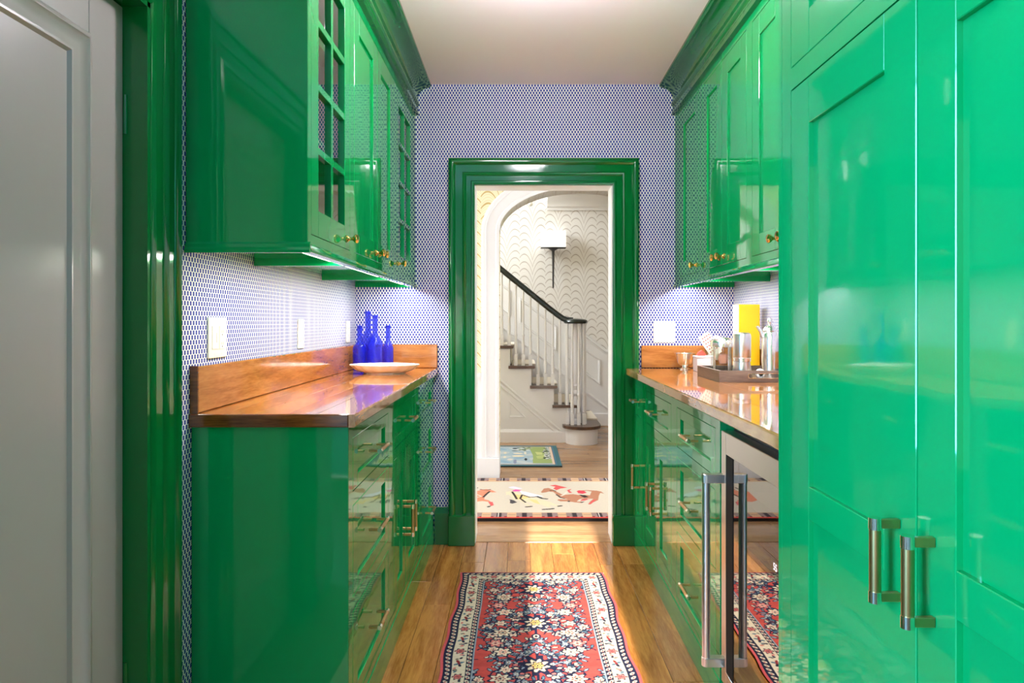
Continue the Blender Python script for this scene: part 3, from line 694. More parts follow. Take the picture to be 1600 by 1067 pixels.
# far wall
m = MB().box((-2.4, YF, 0), (3.0, YF+0.1, 4.6))
fw = st(m.build('wall_stairs', LEAF), 'wall in pale palm leaf wallpaper behind the staircase', 'wall')
SL = 0.775
def capz(x): return 0.997-SL*(x-0.77)
xe = 0.975; ze = capz(xe)
MB().prism([(-1.6, 0), (3.0, 0), (3.0, ze), (xe, ze), (-1.6, capz(-1.6))], YF-0.012, YF, 'y').build('wainscot', WHITE, fw)
MB().sweep([(-1.6, capz(-1.6)), (xe, ze), (3.0, ze)], [(0.02, 0), (0.02, 0.030), (0.006, 0.040), (-0.010, 0.040), (-0.016, 0.024), (-0.030, 0.020), (-0.034, 0)], MF).build('chair_rail', WHITE, fw)
MB().sweep([(-0.6, capz(-0.6)-0.63), (1.0, capz(1.0)-0.63), (3.0, capz(1.0)-0.63)], [(0.02, 0.010), (0.02, 0.024), (0.0, 0.032), (-0.016, 0.026), (-0.018, 0.010)], MF).build('skirt_moulding', WHITE, fw)
MB().box((0.6, YF-0.030, 0), (3.0, YF-0.012, 0.14)).build('skirting', WHITE, fw, bevel=0.004)
for x0, x1 in ((-0.52, -0.10), (0.0, 0.418), (0.512, 0.908)):
    a, b = capz(x0)-0.145, capz(x1)-0.145; h = 0.29
    MB().sweep([(x0, a-h), (x1, b-h), (x1, b), (x0, a)], [(0, 0.011), (0, 0.022), (0.006, 0.028), (0.018, 0.024), (0.026, 0.011)], MF, closed=True).build('panel_moulding', WHITE, fw)
z0 = ze-0.145
MB().sweep([(1.02, 0.30), (1.8, 0.30), (1.8, z0), (1.02, z0)], [(0, 0.011), (0, 0.022), (0.006, 0.028), (0.018, 0.024), (0.026, 0.011)], MF, closed=True).build('panel_moulding', WHITE, fw)
prof = [(0, ZH), (0, 2.43), (0.02, 2.43), (0.024, 2.455), (0.05, 2.47), (0.055, 2.49), (0.09, 2.53), (0.12, 2.56), (0.13, 2.585), (0.16, 2.59), (0.16, ZH)]
st(MB().prism([(YF-a, z) for a, z in prof], 0.31, 3.0, 'x').build('trim_9', WHITE, smooth=True), 'white cornice above the wall sconce', 'cornice')

# ------------------------------------------------------------------ staircase
sc = empty('staircase', (0.2, 7.1, 0), 'white staircase with dark treads, turned balusters and a curled dark handrail', 'staircase')
RUN = 0.2137
tz = [0.0, 0.180, 0.365, 0.552, 0.745, 0.940, 1.13, 1.32]
nx = [None, None, 0.580, 0.367, 0.150, -0.058, -0.272, -0.486]     # right nosing of each tread
NSTEP = 7; XLE = -0.75
# side panel (stringer) follows the steps
pts = [(0.60, 0.0), (0.60, tz[1]-0.03)]
for k in range(2, NSTEP+1):
    xr = nx[k]-0.035
    pts += [(xr, tz[k-1]-0.03), (xr, tz[k]-0.028)]
pts += [(XLE, tz[NSTEP]-0.028), (XLE, 0)]
MB().prism(pts, YS, YS+0.03, 'y').build('side_panel', WHITE, sc)
for k in range(2, NSTEP+1):
    xl = (nx[k+1] if k < NSTEP else XLE)-0.05
    if xl > nx[k]-0.05: xl = XLE
    m = MB().prism([(nx[k], tz[k]-0.014), (nx[k]-0.006, tz[k]-0.027), (xl, tz[k]-0.027), (xl, tz[k]), (nx[k]-0.006, tz[k])], YS-0.035, YF-0.05, 'y')
    m.build('tread', TREAD, sc)
    MB().box((nx[k]-0.045, YS+0.03, tz[k-1]), (nx[k]-0.036, YF-0.05, tz[k]-0.027)).build('riser', WHITE, sc)
    # cream carpet on each step
    c = MB().box((xl+0.03 if k < NSTEP else xl, YS+0.16, tz[k]+0.0005), (nx[k]+0.004, YF-0.16, tz[k]+0.009)).box((nx[k]-0.034, YS+0.16, tz[k-1]+0.010), (nx[k]-0.024, YF-0.16, tz[k]-0.028)).box((nx[k]+0.0005, YS+0.16, tz[k]-0.028), (nx[k]+0.009, YF-0.16, tz[k]+0.008))
    c.build('carpet_runner', CARPET, sc)
    # scroll bracket under the tread end
    br = [(nx[k]-0.036, tz[k-1]-0.0), (nx[k]-0.036, tz[k]-0.03), (nx[k]-0.20, tz[k]-0.03), (nx[k]-0.20, tz[k]-0.065)]
    for t in range(1, 8):
        u = t/8; br.append((nx[k]-0.20+0.15*u, tz[k]-0.065-0.07*(u*u*(3-2*u))))
    MB().prism(br, YS-0.010, YS-0.001, 'y').build('bracket', WHITE, sc)
# slanted and flat mouldings on the side panel
MS = lambda u, v, w: (u, YS-w, v)
sp = [(0, 0.001), (0, 0.010), (0.008, 0.014), (0.020, 0.010), (0.022, 0.001)]
a, b = at(780, 595, YS), at(884, 682, YS)
MB().sweep([(a.x, a.z), (b.x, b.z)], sp, MS).build('moulding', WHITE, sc)
a2, b2 = at(780, 602, YS), at(874, 682, YS)
MB().sweep([(a2.x, a2.z), (b2.x, b2.z)], sp, MS).build('moulding', WHITE, sc)
c, d, e = at(795, 625, YS), at(795, 652, YS), at(822, 652, YS)
MB().sweep([(c.x, c.z), (d.x, d.z), (e.x, e.z)], [(0, 0.001), (0, 0.008), (0.006, 0.011), (0.013, 0.008), (0.014, 0.001)], MS, closed=True).build('moulding', WHITE, sc)
MB().prism([(YS, 0), (YS-0.016, 0), (YS-0.016, 0.10), (YS-0.010, 0.115), (YS-0.006, 0.125), (YS, 0.127)], XLE, 0.47, 'x').build('base_moulding', WHITE, sc)
# curved starting step
cx, cy = 0.600, 6.62
rr = 0.155
poly = []
for k in range(17):
    a = PI/2+PI*k/16 if False else PI+PI*k/16
    poly.append((cx+rr*math.cos(a), cy+rr*math.sin(a)))
poly += [(cx+rr, YF-0.05), (cx-rr, YF-0.05)]
MB().prism(poly, 0.0, 0.150, 'z').build('starting_step', WHITE, sc, smooth=True)
poly = [(cx+(rr+0.03)*math.cos(PI+PI*k/20), cy+(rr+0.03)*math.sin(PI+PI*k/20)) for k in range(21)]+[(cx+rr+0.03, YF-0.05), (cx-rr-0.03, YF-0.05)]
MB().prism(poly, 0.150, 0.178, 'z').build('tread', TREAD, sc, smooth=True)
MB().box((cx-0.02, YS+0.30, 0.1785), (cx+rr+0.034, YF-0.16, 0.187)).box((cx+rr+0.0305, YS+0.30, 0.02), (cx+rr+0.038, YF-0.16, 0.186)).build('carpet_runner', CARPET, sc)
# balusters
YBAL = YS+0.028
def railz(x): return 1.700-(x+0.20)*0.815
def baluster(x, yb, zb, zt, thick=1.0):
    r = 0.0125*thick; h = zt-zb
    blk = min(0.11, h*0.15)
    m = MB().box((x-0.0165, yb-0.0165, zb), (x+0.0165, yb+0.0165, zb+blk))
    z = zb+blk
    p = [(0.010, z), (0.015, z+0.012), (0.011, z+0.022), (0.0165, z+0.07), (0.0155, z+0.10), (0.010, z+0.17), (0.015, z+0.18), (0.015, z+0.19), (0.0105, z+0.20),
         (0.0115, z+0.26), (0.0085, zt-0.06), (0.012, zt-0.05), (0.010, zt-0.04), (0.012, zt)]
    m.lathe([(a*thick, b) for a, b in p], (x, yb, 0), seg=10)
    m.build('baluster', WHITE, sc)
for k in range(2, NSTEP):
    for off in (0.035, 0.035+RUN/3, 0.035+2*RUN/3):
        x = nx[k]-off-0.01
        if x > 0.50: continue
        baluster(x, YBAL, tz[k], max(railz(x), 1.165)-0.012)
# handrail + volute + newel
rl = [(-0.75, YBAL, railz(-0.75)), (-0.2, YBAL, 1.700), (0.28, YBAL, railz(0.28)), (0.36, YBAL, railz(0.36)+0.004), (0.42, YBAL, 1.205), (0.46, YBAL, 1.190), (0.52, YBAL, 1.187)]
MB().tube(rl, 0.030, 14, sq=(1.0, 0.95)).build('handrail', RAIL, sc)
vc = (0.545, YBAL-0.01)
m = MB().lathe([(0.0, 1.150), (0.085, 1.150), (0.112, 1.158), (0.120, 1.172), (0.114, 1.186), (0.100, 1.194), (0.060, 1.202), (0.0, 1.206)], (vc[0], vc[1], 0), seg=28)
m.build('volute', RAIL, sc)
m = MB().lathe([(0.048, 0.178), (0.048, 0.22), (0.036, 0.235), (0.044, 0.29), (0.047, 0.36), (0.040, 0.42), (0.030, 0.45), (0.046, 0.47), (0.046, 0.49), (0.032, 0.51), (0.046, 0.55), (0.034, 0.57), (0.047, 0.62), (0.050, 0.70), (0.043, 0.95), (0.033, 1.09), (0.044, 1.11), (0.044, 1.15)], (vc[0], vc[1], 0), seg=20)
m.build('newel', WHITE, sc)
for k in range(7):
    a = PI*0.80+k*2*PI/9+PI*0.12
    baluster(vc[0]+0.092*math.cos(a), vc[1]+0.092*math.sin(a)*0.85, 0.178, 1.152, 1.05)
# drop finial under the landing
p = at(829, 322, 6.72)
m = MB().lathe([(0.0, p.z-0.005), (0.018, p.z+0.004), (0.024, p.z+0.02), (0.014, p.z+0.036), (0.03, p.z+0.05), (0.04, p.z+0.065), (0.04, ZH-0.001)], (p.x, 6.72, 0), seg=16)
m.build('drop_finial', WHITE, label='turned white drop finial hanging above the staircase', cat='finial')

# wall sconce
zs0, zs1 = 1.998, 2.178; sx0, sx1 = 0.238, 0.510; sxc = 0.374
ws = empty('wall_sconce', (sxc, YF-0.10, 1.55), 'wall sconce with a rectangular white shade on a long dark stem', 'lamp')
m = MB()
for (a, b, c, d) in ((sx0, YF-0.19, sx1, YF-0.186), (sx0, YF-0.034, sx1, YF-0.030), (sx0, YF-0.186, sx0+0.004, YF-0.034), (sx1-0.004, YF-0.186, sx1, YF-0.034)):
    m.box((a, b, zs0), (c, d, zs1))
m.build('shade', SHADE, ws)
MB().lathe([(0.004, 1.545), (0.009, 1.56), (0.011, 1.75), (0.015, 1.95), (0.018, 1.965), (0.055, 1.985), (0.058, 1.995), (0.0, 1.996)], (sxc, YF-0.10, 0), seg=14).build('stem', IRON, ws)
MB().box((sx0-0.004, YF-0.194, zs0-0.006), (sx1+0.004, YF-0.026, zs0-0.001)).build('shade_rim', IRON, ws)
MB().tube([(sxc, YF-0.10, 1.80), (sxc, YF-0.013, 1.80)], 0.008, 10).build('arm', IRON, ws)
MB().lathe([(0.014, 0), (0.014, 0.05), (0.028, 0.07), (0.026, 0.10), (0.0, 0.125)], (sxc, YF-0.10, zs0+0.02), seg=14).build('bulb', SHADE, ws)

# ------------------------------------------------------------------ rugs (woven designs as colour attributes on fine pile meshes)
class Canvas:
    def __init__(s, x0, x1, y0, y1, step):
        s.x0, s.y0, s.st = x0, y0, step
        s.nx = int(round((x1-x0)/step))+1; s.ny = int(round((y1-y0)/step))+1
        s.xs = np.linspace(x0, x1, s.nx); s.ys = np.linspace(y0, y1, s.ny)
        s.X, s.Y = np.meshgrid(s.xs, s.ys); s.C = np.zeros((s.ny, s.nx, 3))
    def win(s, x0, x1, y0, y1):
        i0 = max(0, np.searchsorted(s.xs, x0)); i1 = min(s.nx, np.searchsorted(s.xs, x1)+1)
        j0 = max(0, np.searchsorted(s.ys, y0)); j1 = min(s.ny, np.searchsorted(s.ys, y1)+1)
        return slice(j0, j1), slice(i0, i1)
    def mask(s, m, c, w=None):
        c = lin(c)
        if w is None: s.C[m] = c
        else: s.C[w][m] = c
    def ell(s, cx, cy, rx, ry, c, ang=0, ring=None):
        R = max(rx, ry); w = s.win(cx-R, cx+R, cy-R, cy+R); dx = s.X[w]-cx; dy = s.Y[w]-cy
        ca, sa = math.cos(ang), math.sin(ang); u = (dx*ca+dy*sa)/rx; v = (-dx*sa+dy*ca)/ry; d = u*u+v*v
        s.mask((d < 1) if ring is None else (d < 1) & (d > ring), c, w)
    def flower(s, cx, cy, r, n, petal, core, outline, ph=0.0, sy=1.0):
        w = s.win(cx-1.3*r, cx+1.3*r, cy-1.3*r, cy+1.3*r); dx = s.X[w]-cx; dy = (s.Y[w]-cy)/sy
        rad = np.hypot(dx, dy); th = np.arctan2(dy, dx); e = r*(0.80+0.20*np.cos(n*th+ph))
        s.mask(rad < e*1.34, outline, w); s.mask(rad < e, petal, w); s.mask(rad < e*0.55, core, w); s.mask(rad < e*0.36, petal, w); s.mask(rad < e*0.2, outline, w)
    def poly(s, P, c):
        P = np.asarray(P); w = s.win(P[:, 0].min(), P[:, 0].max(), P[:, 1].min(), P[:, 1].max())
        x, y = s.X[w], s.Y[w]; ins = np.zeros(x.shape, bool); n = len(P); j = n-1
        for i in range(n):
            xi, yi = P[i]; xj, yj = P[j]
            if yi != yj: ins ^= ((yi > y) != (yj > y)) & (x < (xj-xi)*(y-yi)/(yj-yi)+xi)
            j = i
        s.mask(ins, c, w)
    def line(s, P, r, c):
        for (ax, ay), (bx, by) in zip(P, P[1:]):
            w = s.win(min(ax, bx)-r, max(ax, bx)+r, min(ay, by)-r, max(ay, by)+r)
            dx, dy = bx-ax, by-ay; q = dx*dx+dy*dy+1e-12
            t = np.clip(((s.X[w]-ax)*dx+(s.Y[w]-ay)*dy)/q, 0, 1)
            s.mask(np.hypot(s.X[w]-ax-t*dx, s.Y[w]-ay-t*dy) < r, c, w)
    def rect(s, x0, x1, y0, y1, c): w = s.win(x0, x1, y0, y1); s.C[w] = lin(c)
    def build(s, name, m, parent, warp=None, z=None):
        X, Y = s.X.copy(), s.Y.copy()
        if warp: X = warp(X, Y)
        Z = np.full_like(X, 0.008) if z is None else z(X, Y)
        org = np.array(wmat(parent).translation)
        co = np.stack([X, Y, Z], -1).reshape(-1, 3)-org
        me = bpy.data.meshes.new(name); n = s.nx*s.ny
        idx = np.arange(n).reshape(s.ny, s.nx)
        q = np.stack([idx[:-1, :-1], idx[:-1, 1:], idx[1:, 1:], idx[1:, :-1]], -1).reshape(-1)
        nf = len(q)//4
        me.vertices.add(n); me.vertices.foreach_set('co', co.reshape(-1).astype(np.float32))
        me.loops.add(len(q)); me.loops.foreach_set('vertex_index', q.astype(np.int32))
        me.polygons.add(nf); me.polygons.foreach_set('loop_start', (np.arange(nf)*4).astype(np.int32))
        me.update(calc_edges=True); me.validate()
        at_ = me.attributes.new('Col', 'FLOAT_COLOR', 'POINT')
        at_.data.foreach_set('color', np.concatenate([s.C.reshape(-1, 3), np.ones((n, 1))], 1).reshape(-1).astype(np.float32))
        me.materials.append(m); o = bpy.data.objects.new(name, me); COL.objects.link(o); o.parent = parent
        return o
# pantry runner: red field with blossom sprays, navy guards, ivory border
NAVY, IVO, REDF, PINK, TEAL, GREYB, DKRED = (30, 32, 54), (198, 184, 160), (170, 68, 62), (190, 108, 102), (76, 102, 116), (128, 140, 150), (122, 34, 38)
rx0, rx1, ry0, ry1 = -0.270, 0.392, 1.30, 3.170
cv = Canvas(rx0, rx1, ry0, ry1, 0.0026)
cxr = (rx0+rx1)/2
rng = np.random.RandomState(3)
cv.C[:] = lin(REDF)
band = np.sin(cv.Y*37)+np.sin(cv.Y*91+1)+0.6*np.sin(cv.Y*173)
cv.C *= (1+0.10*np.clip(band, -1.5, 1.5)/1.5)[..., None]
def sprig(x, y, ang, ln, big):
    """curved stem with leaves and a blossom at its tip, mirrored about the rug's long axis"""
    for sg in (1, -1):
        pts = []
        for t in np.linspace(0, 1, 7):
            a = ang+0.9*t
            pts.append((x+sg*0, y)) if False else None
            pts.append((cxr+sg*(x-cxr+ln*t*math.cos(a)), y+ln*t*math.sin(a)))
        cv.line(pts, 0.0030, NAVY)
        for i in (2, 4, 6):
            px, py = pts[i]
            for k2 in (-1, 1):
                th = ang+0.9*i/6+k2*1.1; lx = px+sg*0.017*math.cos(th); ly = py+0.017*math.sin(th)
                an = math.atan2(math.sin(th), sg*math.cos(th))
                cv.ell(lx, ly, 0.0145, 0.0075, NAVY, an); cv.ell(lx, ly, 0.0105, 0.0042, [IVO, TEAL, GREYB][rng.randint(3)], an)
        if big: cv.flower(pts[-1][0], pts[-1][1], 0.022, 6, IVO, PINK, NAVY, rng.rand()*6)
        else: cv.flower(pts[-1][0], pts[-1][1], 0.0135, 5, GREYB, IVO, NAVY)
def palmette(y, r):
    cv.flower(cxr, y, r, 8, NAVY, IVO, NAVY, PI/2, 1.15); cv.flower(cxr, y, r*0.80, 8, IVO, DKRED, NAVY, PI/2, 1.1)
    cv.flower(cxr, y, r*0.42, 6, (198, 168, 96), NAVY, NAVY, 0)
    for sg in (1, -1):
        for d in (-1, 1):
            pts = [(cxr+sg*(r*0.9+0.075*t), y+d*(r*0.9-0.02*math.sin(t*PI)+0.045*t*t)) for t in np.linspace(0, 1, 8)]
            cv.line(pts, 0.0036, NAVY); cv.ell(pts[-1][0], pts[-1][1], 0.010, 0.007, NAVY); cv.ell(pts[-1][0], pts[-1][1], 0.006, 0.004, TEAL)
        for k2 in range(5):
            a = -PI/2+sg*(0.5+0.28*k2); cv.ell(cxr+1.45*r*math.cos(a), y+1.45*r*math.sin(a), 0.012, 0.010, NAVY); cv.ell(cxr+1.45*r*math.cos(a), y+1.45*r*math.sin(a), 0.008, 0.006, [IVO, PINK, TEAL][k2 % 3])
    cv.line([(cxr, y+r*1.1), (cxr, y+r*2.1)], 0.004, NAVY); cv.flower(cxr, y+r*2.1, 0.016, 4, IVO, NAVY, NAVY, PI)
    cv.line([(cxr, y-r*1.1), (cxr, y-r*2.2)], 0.004, NAVY); cv.ell(cxr, y-r*2.2, 0.018, 0.022, NAVY); cv.ell(cxr, y-r*2.2, 0.011, 0.015, IVO); cv.ell(cxr, y-r*2.2, 0.006, 0.009, NAVY)
yy = ry0+0.10
while yy < ry1-0.06:
    for x in (cxr+0.035, cxr+0.075, cxr+0.115, cxr+0.155, cxr+0.20):
        sprig(x+rng.uniform(-.012, .012), yy+rng.uniform(-.02, .02), rng.uniform(-0.5, 2.2), rng.uniform(0.05, 0.075), rng.rand() < 0.35)
    yy += 0.072
for yv in np.arange(ry1-0.20, ry0, -0.33): palmette(yv, 0.052)
for yv in np.arange(ry1-0.085, ry0, -0.33):
    for sg in (1, -1):
        cv.flower(cxr+sg*0.125, yv-0.20, 0.036, 7, IVO, DKRED, NAVY, 0.4, 0.9); cv.flower(cxr+sg*0.148, yv-0.285, 0.028, 6, PINK, IVO, NAVY)
        cv.flower(cxr+sg*0.12, yv-0.02, 0.030, 6, IVO, PINK, NAVY, 1.0)
    cv.flower(cxr, yv, 0.033, 8, GREYB, DKRED, NAVY); cv.flower(cxr-0.03, yv-0.02, 0.018, 5, TEAL, IVO, NAVY); cv.flower(cxr+0.03, yv-0.02, 0.018, 5, TEAL, IVO, NAVY)
# borders: distances from the edge
ex = np.minimum(cv.X-rx0, rx1-cv.X); ey = np.minimum(cv.Y-ry0, ry1-cv.Y); ed = np.minimum(ex, ey+0.006)
al = np.where(ex < ey+0.006, cv.Y, cv.X)
def guard(a, b):
    mm_ = (ed >= a) & (ed < b); cv.C[mm_] = lin(NAVY); mid = (a+b)/2
    q = np.hypot(((al+ed*0.7) % 0.026)-0.013, (ed-mid)*0.9); cv.C[mm_ & (q < 0.0078) & (q > 0.003)] = lin(IVO); q2 = np.hypot(((al-ed*0.7+0.013) % 0.026)-0.013, (ed-mid)*1.3); cv.C[mm_ & (q2 < 0.0042)] = lin(PINK)
cv.C[ed < 0.010] = lin((190, 82, 82))
guard(0.010, 0.040)
mm_ = (ed >= 0.040) & (ed < 0.086); cv.C[mm_] = lin(IVO)
guard(0.086, 0.108)
cv.C[(ed >= 0.108) & (ed < 0.112)] = lin(GREYB)
def bmotif(x, y, k):
    if k == 0: cv.flower(x, y, 0.0165, 6, PINK, DKRED, NAVY, 0)
    elif k == 1:
        for a in (0.5, 1.9, 3.6, 5.0):
            cv.ell(x+0.010*math.cos(a), y+0.013*math.sin(a), 0.0105, 0.0055, [NAVY, TEAL, DKRED][int(a*3) % 3], a)
        cv.ell(x, y, 0.005, 0.005, DKRED)
    else:
        for i in range(4): cv.ell(x+rng.uniform(-.015, .015), y+rng.uniform(-.018, .018), 0.008, 0.0048, [NAVY, TEAL, PINK, (120, 110, 96)][i], rng.uniform(0, 3))
k = 0
for y in np.arange(ry1-0.063, ry0+0.05, -0.0435):
    for x in (rx0+0.063, rx1-0.063): bmotif(x, y, (0, 2, 1, 2)[k % 4])
    k += 1
for i, x in enumerate(np.arange(rx0+0.11, rx1-0.09, 0.0435)):
    bmotif(x, ry1-0.055, (2, 0, 2, 1)[i % 4]); bmotif(x, ry0+0.055, (2, 0, 2, 1)[i % 4])
PILE = attr_mat('woven_pile', 0.95, amp=0.30)
rug = empty('runner_rug', ((rx0+rx1)/2, (ry0+ry1)/2, 0), 'worn red floral runner rug with a navy and ivory border on the pantry floor', 'rug')
wav = lambda X, Y: X+0.004*np.sin(Y*9.0+1.0)*np.abs((X-cxr)/0.33)**3+0.004*np.sin(Y*23.0)*np.abs((X-cxr)/0.33)**5
cv.build('pile', PILE, rug, warp=wav)
MB().box((rx0+0.005, ry0+0.001, 0.0005), (rx1-0.005, ry1-0.001, 0.0076)).build('backing', pmat('rug_backing', L4(150, 66, 62), 0.95), rug)
m = MB()
for i in range(90):
    x = rx0+0.004+i*(rx1-rx0-0.008)/89; j = random.uniform(-.002, .002)
    m.add([(x-0.002, ry1-0.001, 0.006), (x+0.002, ry1-0.001, 0.006), (x+0.0015+j, ry1+random.uniform(.006, .014), 0.001), (x-0.0015+j, ry1+0.008, 0.001), (x-0.002, ry1-0.001, 0.001), (x+0.002, ry1-0.001, 0.001)], [(0, 1, 2, 3), (4, 5, 2, 3), (0, 4, 3), (1, 2, 5)])
m.build('fringe', pmat('rug_fringe', L4(226, 212, 190), 0.95), rug, kind='stuff')

# horse race rug in the hall
hx0, hx1 = -0.95, 1.25; hy0, hy1 = 4.005, 5.035
ch = Canvas(hx0, hx1, hy0, hy1, 0.0042)
ch.C[:] = lin((204, 193, 176))
n1 = np.floor(ch.X/0.31); n2 = np.floor(ch.Y/0.22); ch.C *= (1-0.05*np.mod(n1*7+n2*3, 3)/2)[..., None]
def K(pts): return [flo(740+a/7.273, 745+b/7.276) for a, b in pts]
HB, HR, HD, HK, TAN, LAV_ = (176, 122, 96), (206, 88, 88), (120, 74, 62), (52, 44, 44), (228, 196, 134), (214, 210, 226)
# brown horse with a red-clad rider
body = [(765, 205), (800, 165), (850, 158), (905, 180), (950, 205), (1010, 235), (1070, 235), (1130, 230), (1190, 240), (1270, 238), (1320, 245), (1340, 200), (1280, 190), (1230, 200), (1180, 190), (1290, 183), (1400, 190), (1450, 200), (1485, 225), (1440, 215), (1425, 245), (1415, 300), (1360, 325), (1325, 350), (1300, 345), (1330, 310), (1360, 285), (1300, 280), (1260, 300), (1215, 310), (1230, 290), (1260, 275), (1200, 290), (1170, 315), (1240, 318), (1220, 332), (1150, 325), (1120, 320), (1060, 315), (990, 315), (950, 300), (965, 288), (1020, 290), (1070, 290), (1000, 275), (950, 240), (905, 205), (860, 200), (820, 210), (775, 215)]
ch.poly(K(body), HB)
ch.poly(K([(865, 130), (930, 122), (1000, 140), (1065, 155), (990, 165), (940, 185), (905, 165), (930, 145)]), HR)
ch.poly(K([(1060, 185), (1115, 168), (1090, 190), (1120, 215), (1085, 215)]), HR)
ch.poly(K([(1170, 195), (1200, 185), (1260, 195), (1285, 215), (1240, 228), (1190, 220)]), (208, 70, 84))
ch.poly(K([(1200, 235), (1270, 245), (1310, 262), (1260, 270), (1225, 255)]), HK)
ch.poly(K([(1360, 295), (1400, 290), (1330, 345), (1300, 345)]), HR); ch.poly(K([(1225, 290), (1330, 285), (1260, 305), (1215, 308)]), HR)
ch.line(K([(1060, 200), (1030, 235), (995, 250)]), 0.007, (230, 205, 190)); ch.line(K([(870, 190), (905, 185), (930, 195)]), 0.006, HK); ch.line(K([(940, 235), (990, 270), (1030, 280)]), 0.006, HK)
ch.poly(K([(1065, 308), (1100, 305), (1090, 320), (1070, 318)]), HK); ch.poly(K([(1205, 322), (1265, 315), (1230, 332)]), HK)
# pale horse
body = [(365, 205), (420, 195), (470, 200), (540, 230), (640, 262), (720, 275), (800, 300), (880, 325), (960, 360), (985, 368), (930, 368), (860, 350), (880, 385), (840, 380), (780, 355), (700, 335), (620, 320), (560, 320), (620, 350), (655, 375), (620, 375), (580, 340), (520, 300), (470, 295), (440, 270), (400, 235), (370, 240)]
ch.poly(K(body), (214, 200, 168)); ch.poly(K([(450, 230), (540, 240), (640, 265), (560, 290), (480, 290)]), TAN)
ch.poly(K([(620, 285), (720, 300), (760, 350), (700, 335)]), TAN)
ch.poly(K([(520, 190), (600, 205), (720, 235), (800, 255), (700, 262), (620, 250), (550, 225)]), (214, 214, 226))
ch.poly(K([(435, 190), (480, 175), (545, 185), (520, 197), (455, 200)]), (226, 90, 160)); ch.poly(K([(395, 150), (450, 140), (500, 150), (560, 165), (500, 172), (430, 165)]), LAV_)
ch.poly(K([(410, 290), (455, 300), (495, 325), (440, 340), (415, 335)]), (74, 70, 74))
ch.line(K([(440, 205), (470, 250), (490, 285)]), 0.008, HK); ch.line(K([(550, 240), (530, 280), (590, 325)]), 0.007, HK); ch.line(K([(550, 238), (640, 268), (720, 258)]), 0.006, HK)
ch.line(K([(725, 258), (780, 280), (830, 285)]), 0.011, (70, 66, 66)); ch.line(K([(600, 378), (655, 372)]), 0.010, HK); ch.line(K([(965, 370), (995, 365)]), 0.010, HK); ch.line(K([(790, 408), (845, 404)]), 0.010, HK); ch.line(K([(862, 403), (905, 398)]), 0.010, HK)
# chestnut horse coming in from the left
body = [(-60, 200), (20, 205), (80, 180), (150, 172), (210, 185), (262, 208), (210, 210), (160, 205), (130, 250), (120, 290), (170, 300), (200, 320), (225, 360), (195, 370), (170, 320), (100, 310), (20, 320), (-60, 300)]
ch.poly(K(body), (214, 132, 104)); ch.poly(K([(165, 318), (215, 320), (230, 358), (195, 368)]), HR); ch.poly(K([(150, 372), (195, 364), (190, 380), (155, 383)]), HK)
ch.line(K([(80, 175), (150, 185), (190, 175)]), 0.007, (110, 90, 84)); ch.line(K([(180, 200), (140, 235), (110, 265)]), 0.008, HK); ch.line(K([(20, 175), (40, 155)]), 0.008, HK); ch.line(K([(40, 235), (90, 255), (30, 270)]), 0.005, (238, 200, 180))
# further horses outside the doorway's view keep the frieze going
def shift(dx, c1, c2):
    b = [(x+dx, y) for x, y in K([(765, 205), (850, 158), (950, 205), (1070, 235), (1270, 238), (1400, 190), (1485, 225), (1425, 245), (1325, 350), (1300, 345), (1340, 290), (1170, 315), (1240, 330), (1120, 320), (950, 300), (1050, 288), (950, 240), (860, 200)])]
    ch.poly(b, c1); ch.poly([(x+dx, y) for x, y in K([(930, 122), (1065, 155), (940, 185)])], c2)
shift(0.78, TAN, (96, 120, 170)); shift(-1.12, HB, (90, 130, 100))
# plaid block borders
for (a, b) in ((hy0, hy0+0.115), (hy1-0.115, hy1)):
    ch.rect(hx0, hx1, a, b, (200, 166, 130)); ch.rect(hx0, hx1, a, a+0.018, (196, 70, 62)) if a == hy0 else None
    x = hx0+0.03
    while x < hx1-0.1:
        ch.rect(x, x+0.092, a+0.024, b-0.008, (170, 134, 130)); ch.rect(x+0.034, x+0.058, a+0.024, b-0.008, (236, 226, 214))
        for q in (0.036, 0.046, 0.056): ch.rect(x+q-0.0026, x+q+0.0026, a+0.024, b-0.008, (58, 50, 56))
        for q in np.linspace(a+0.034, b-0.020, 4): ch.rect(x, x+0.030, q, q+0.007, (118, 112, 108)); ch.rect(x+0.062, x+0.092, q, q+0.007, (118, 112, 108))
        ch.rect(x, x+0.012, a+0.024, a+0.036, (120, 40, 44)); ch.rect(x+0.08, x+0.092, a+0.024, a+0.036, (120, 40, 44))
        for q in (0.35, 0.55, 0.75): yv = a+(b-a)*q; ch.rect(x+0.098, x+0.142, yv, yv+0.005, (206, 150, 122) if q != 0.55 else (110, 96, 90))
        x += 0.150
for (a, b) in ((hx0, hx0+0.11), (hx1-0.11, hx1)):
    ch.rect(a, b, hy0+0.115, hy1-0.115, (236, 214, 184))
hr = empty('horse_rug', ((hx0+hx1)/2, (hy0+hy1)/2, 0), 'cream needlework rug with galloping race horses just beyond the doorway', 'rug')
ch.build('pile', attr_mat('needlework', 0.9, amp=0.10), hr, z=lambda X, Y: np.full_like(X, 0.020))
MB().box((hx0, hy0, 0.0005), (hx1, hy1, 0.0195)).build('backing', pmat('dark_rug_edge', L4(40, 34, 32), 0.95), hr)

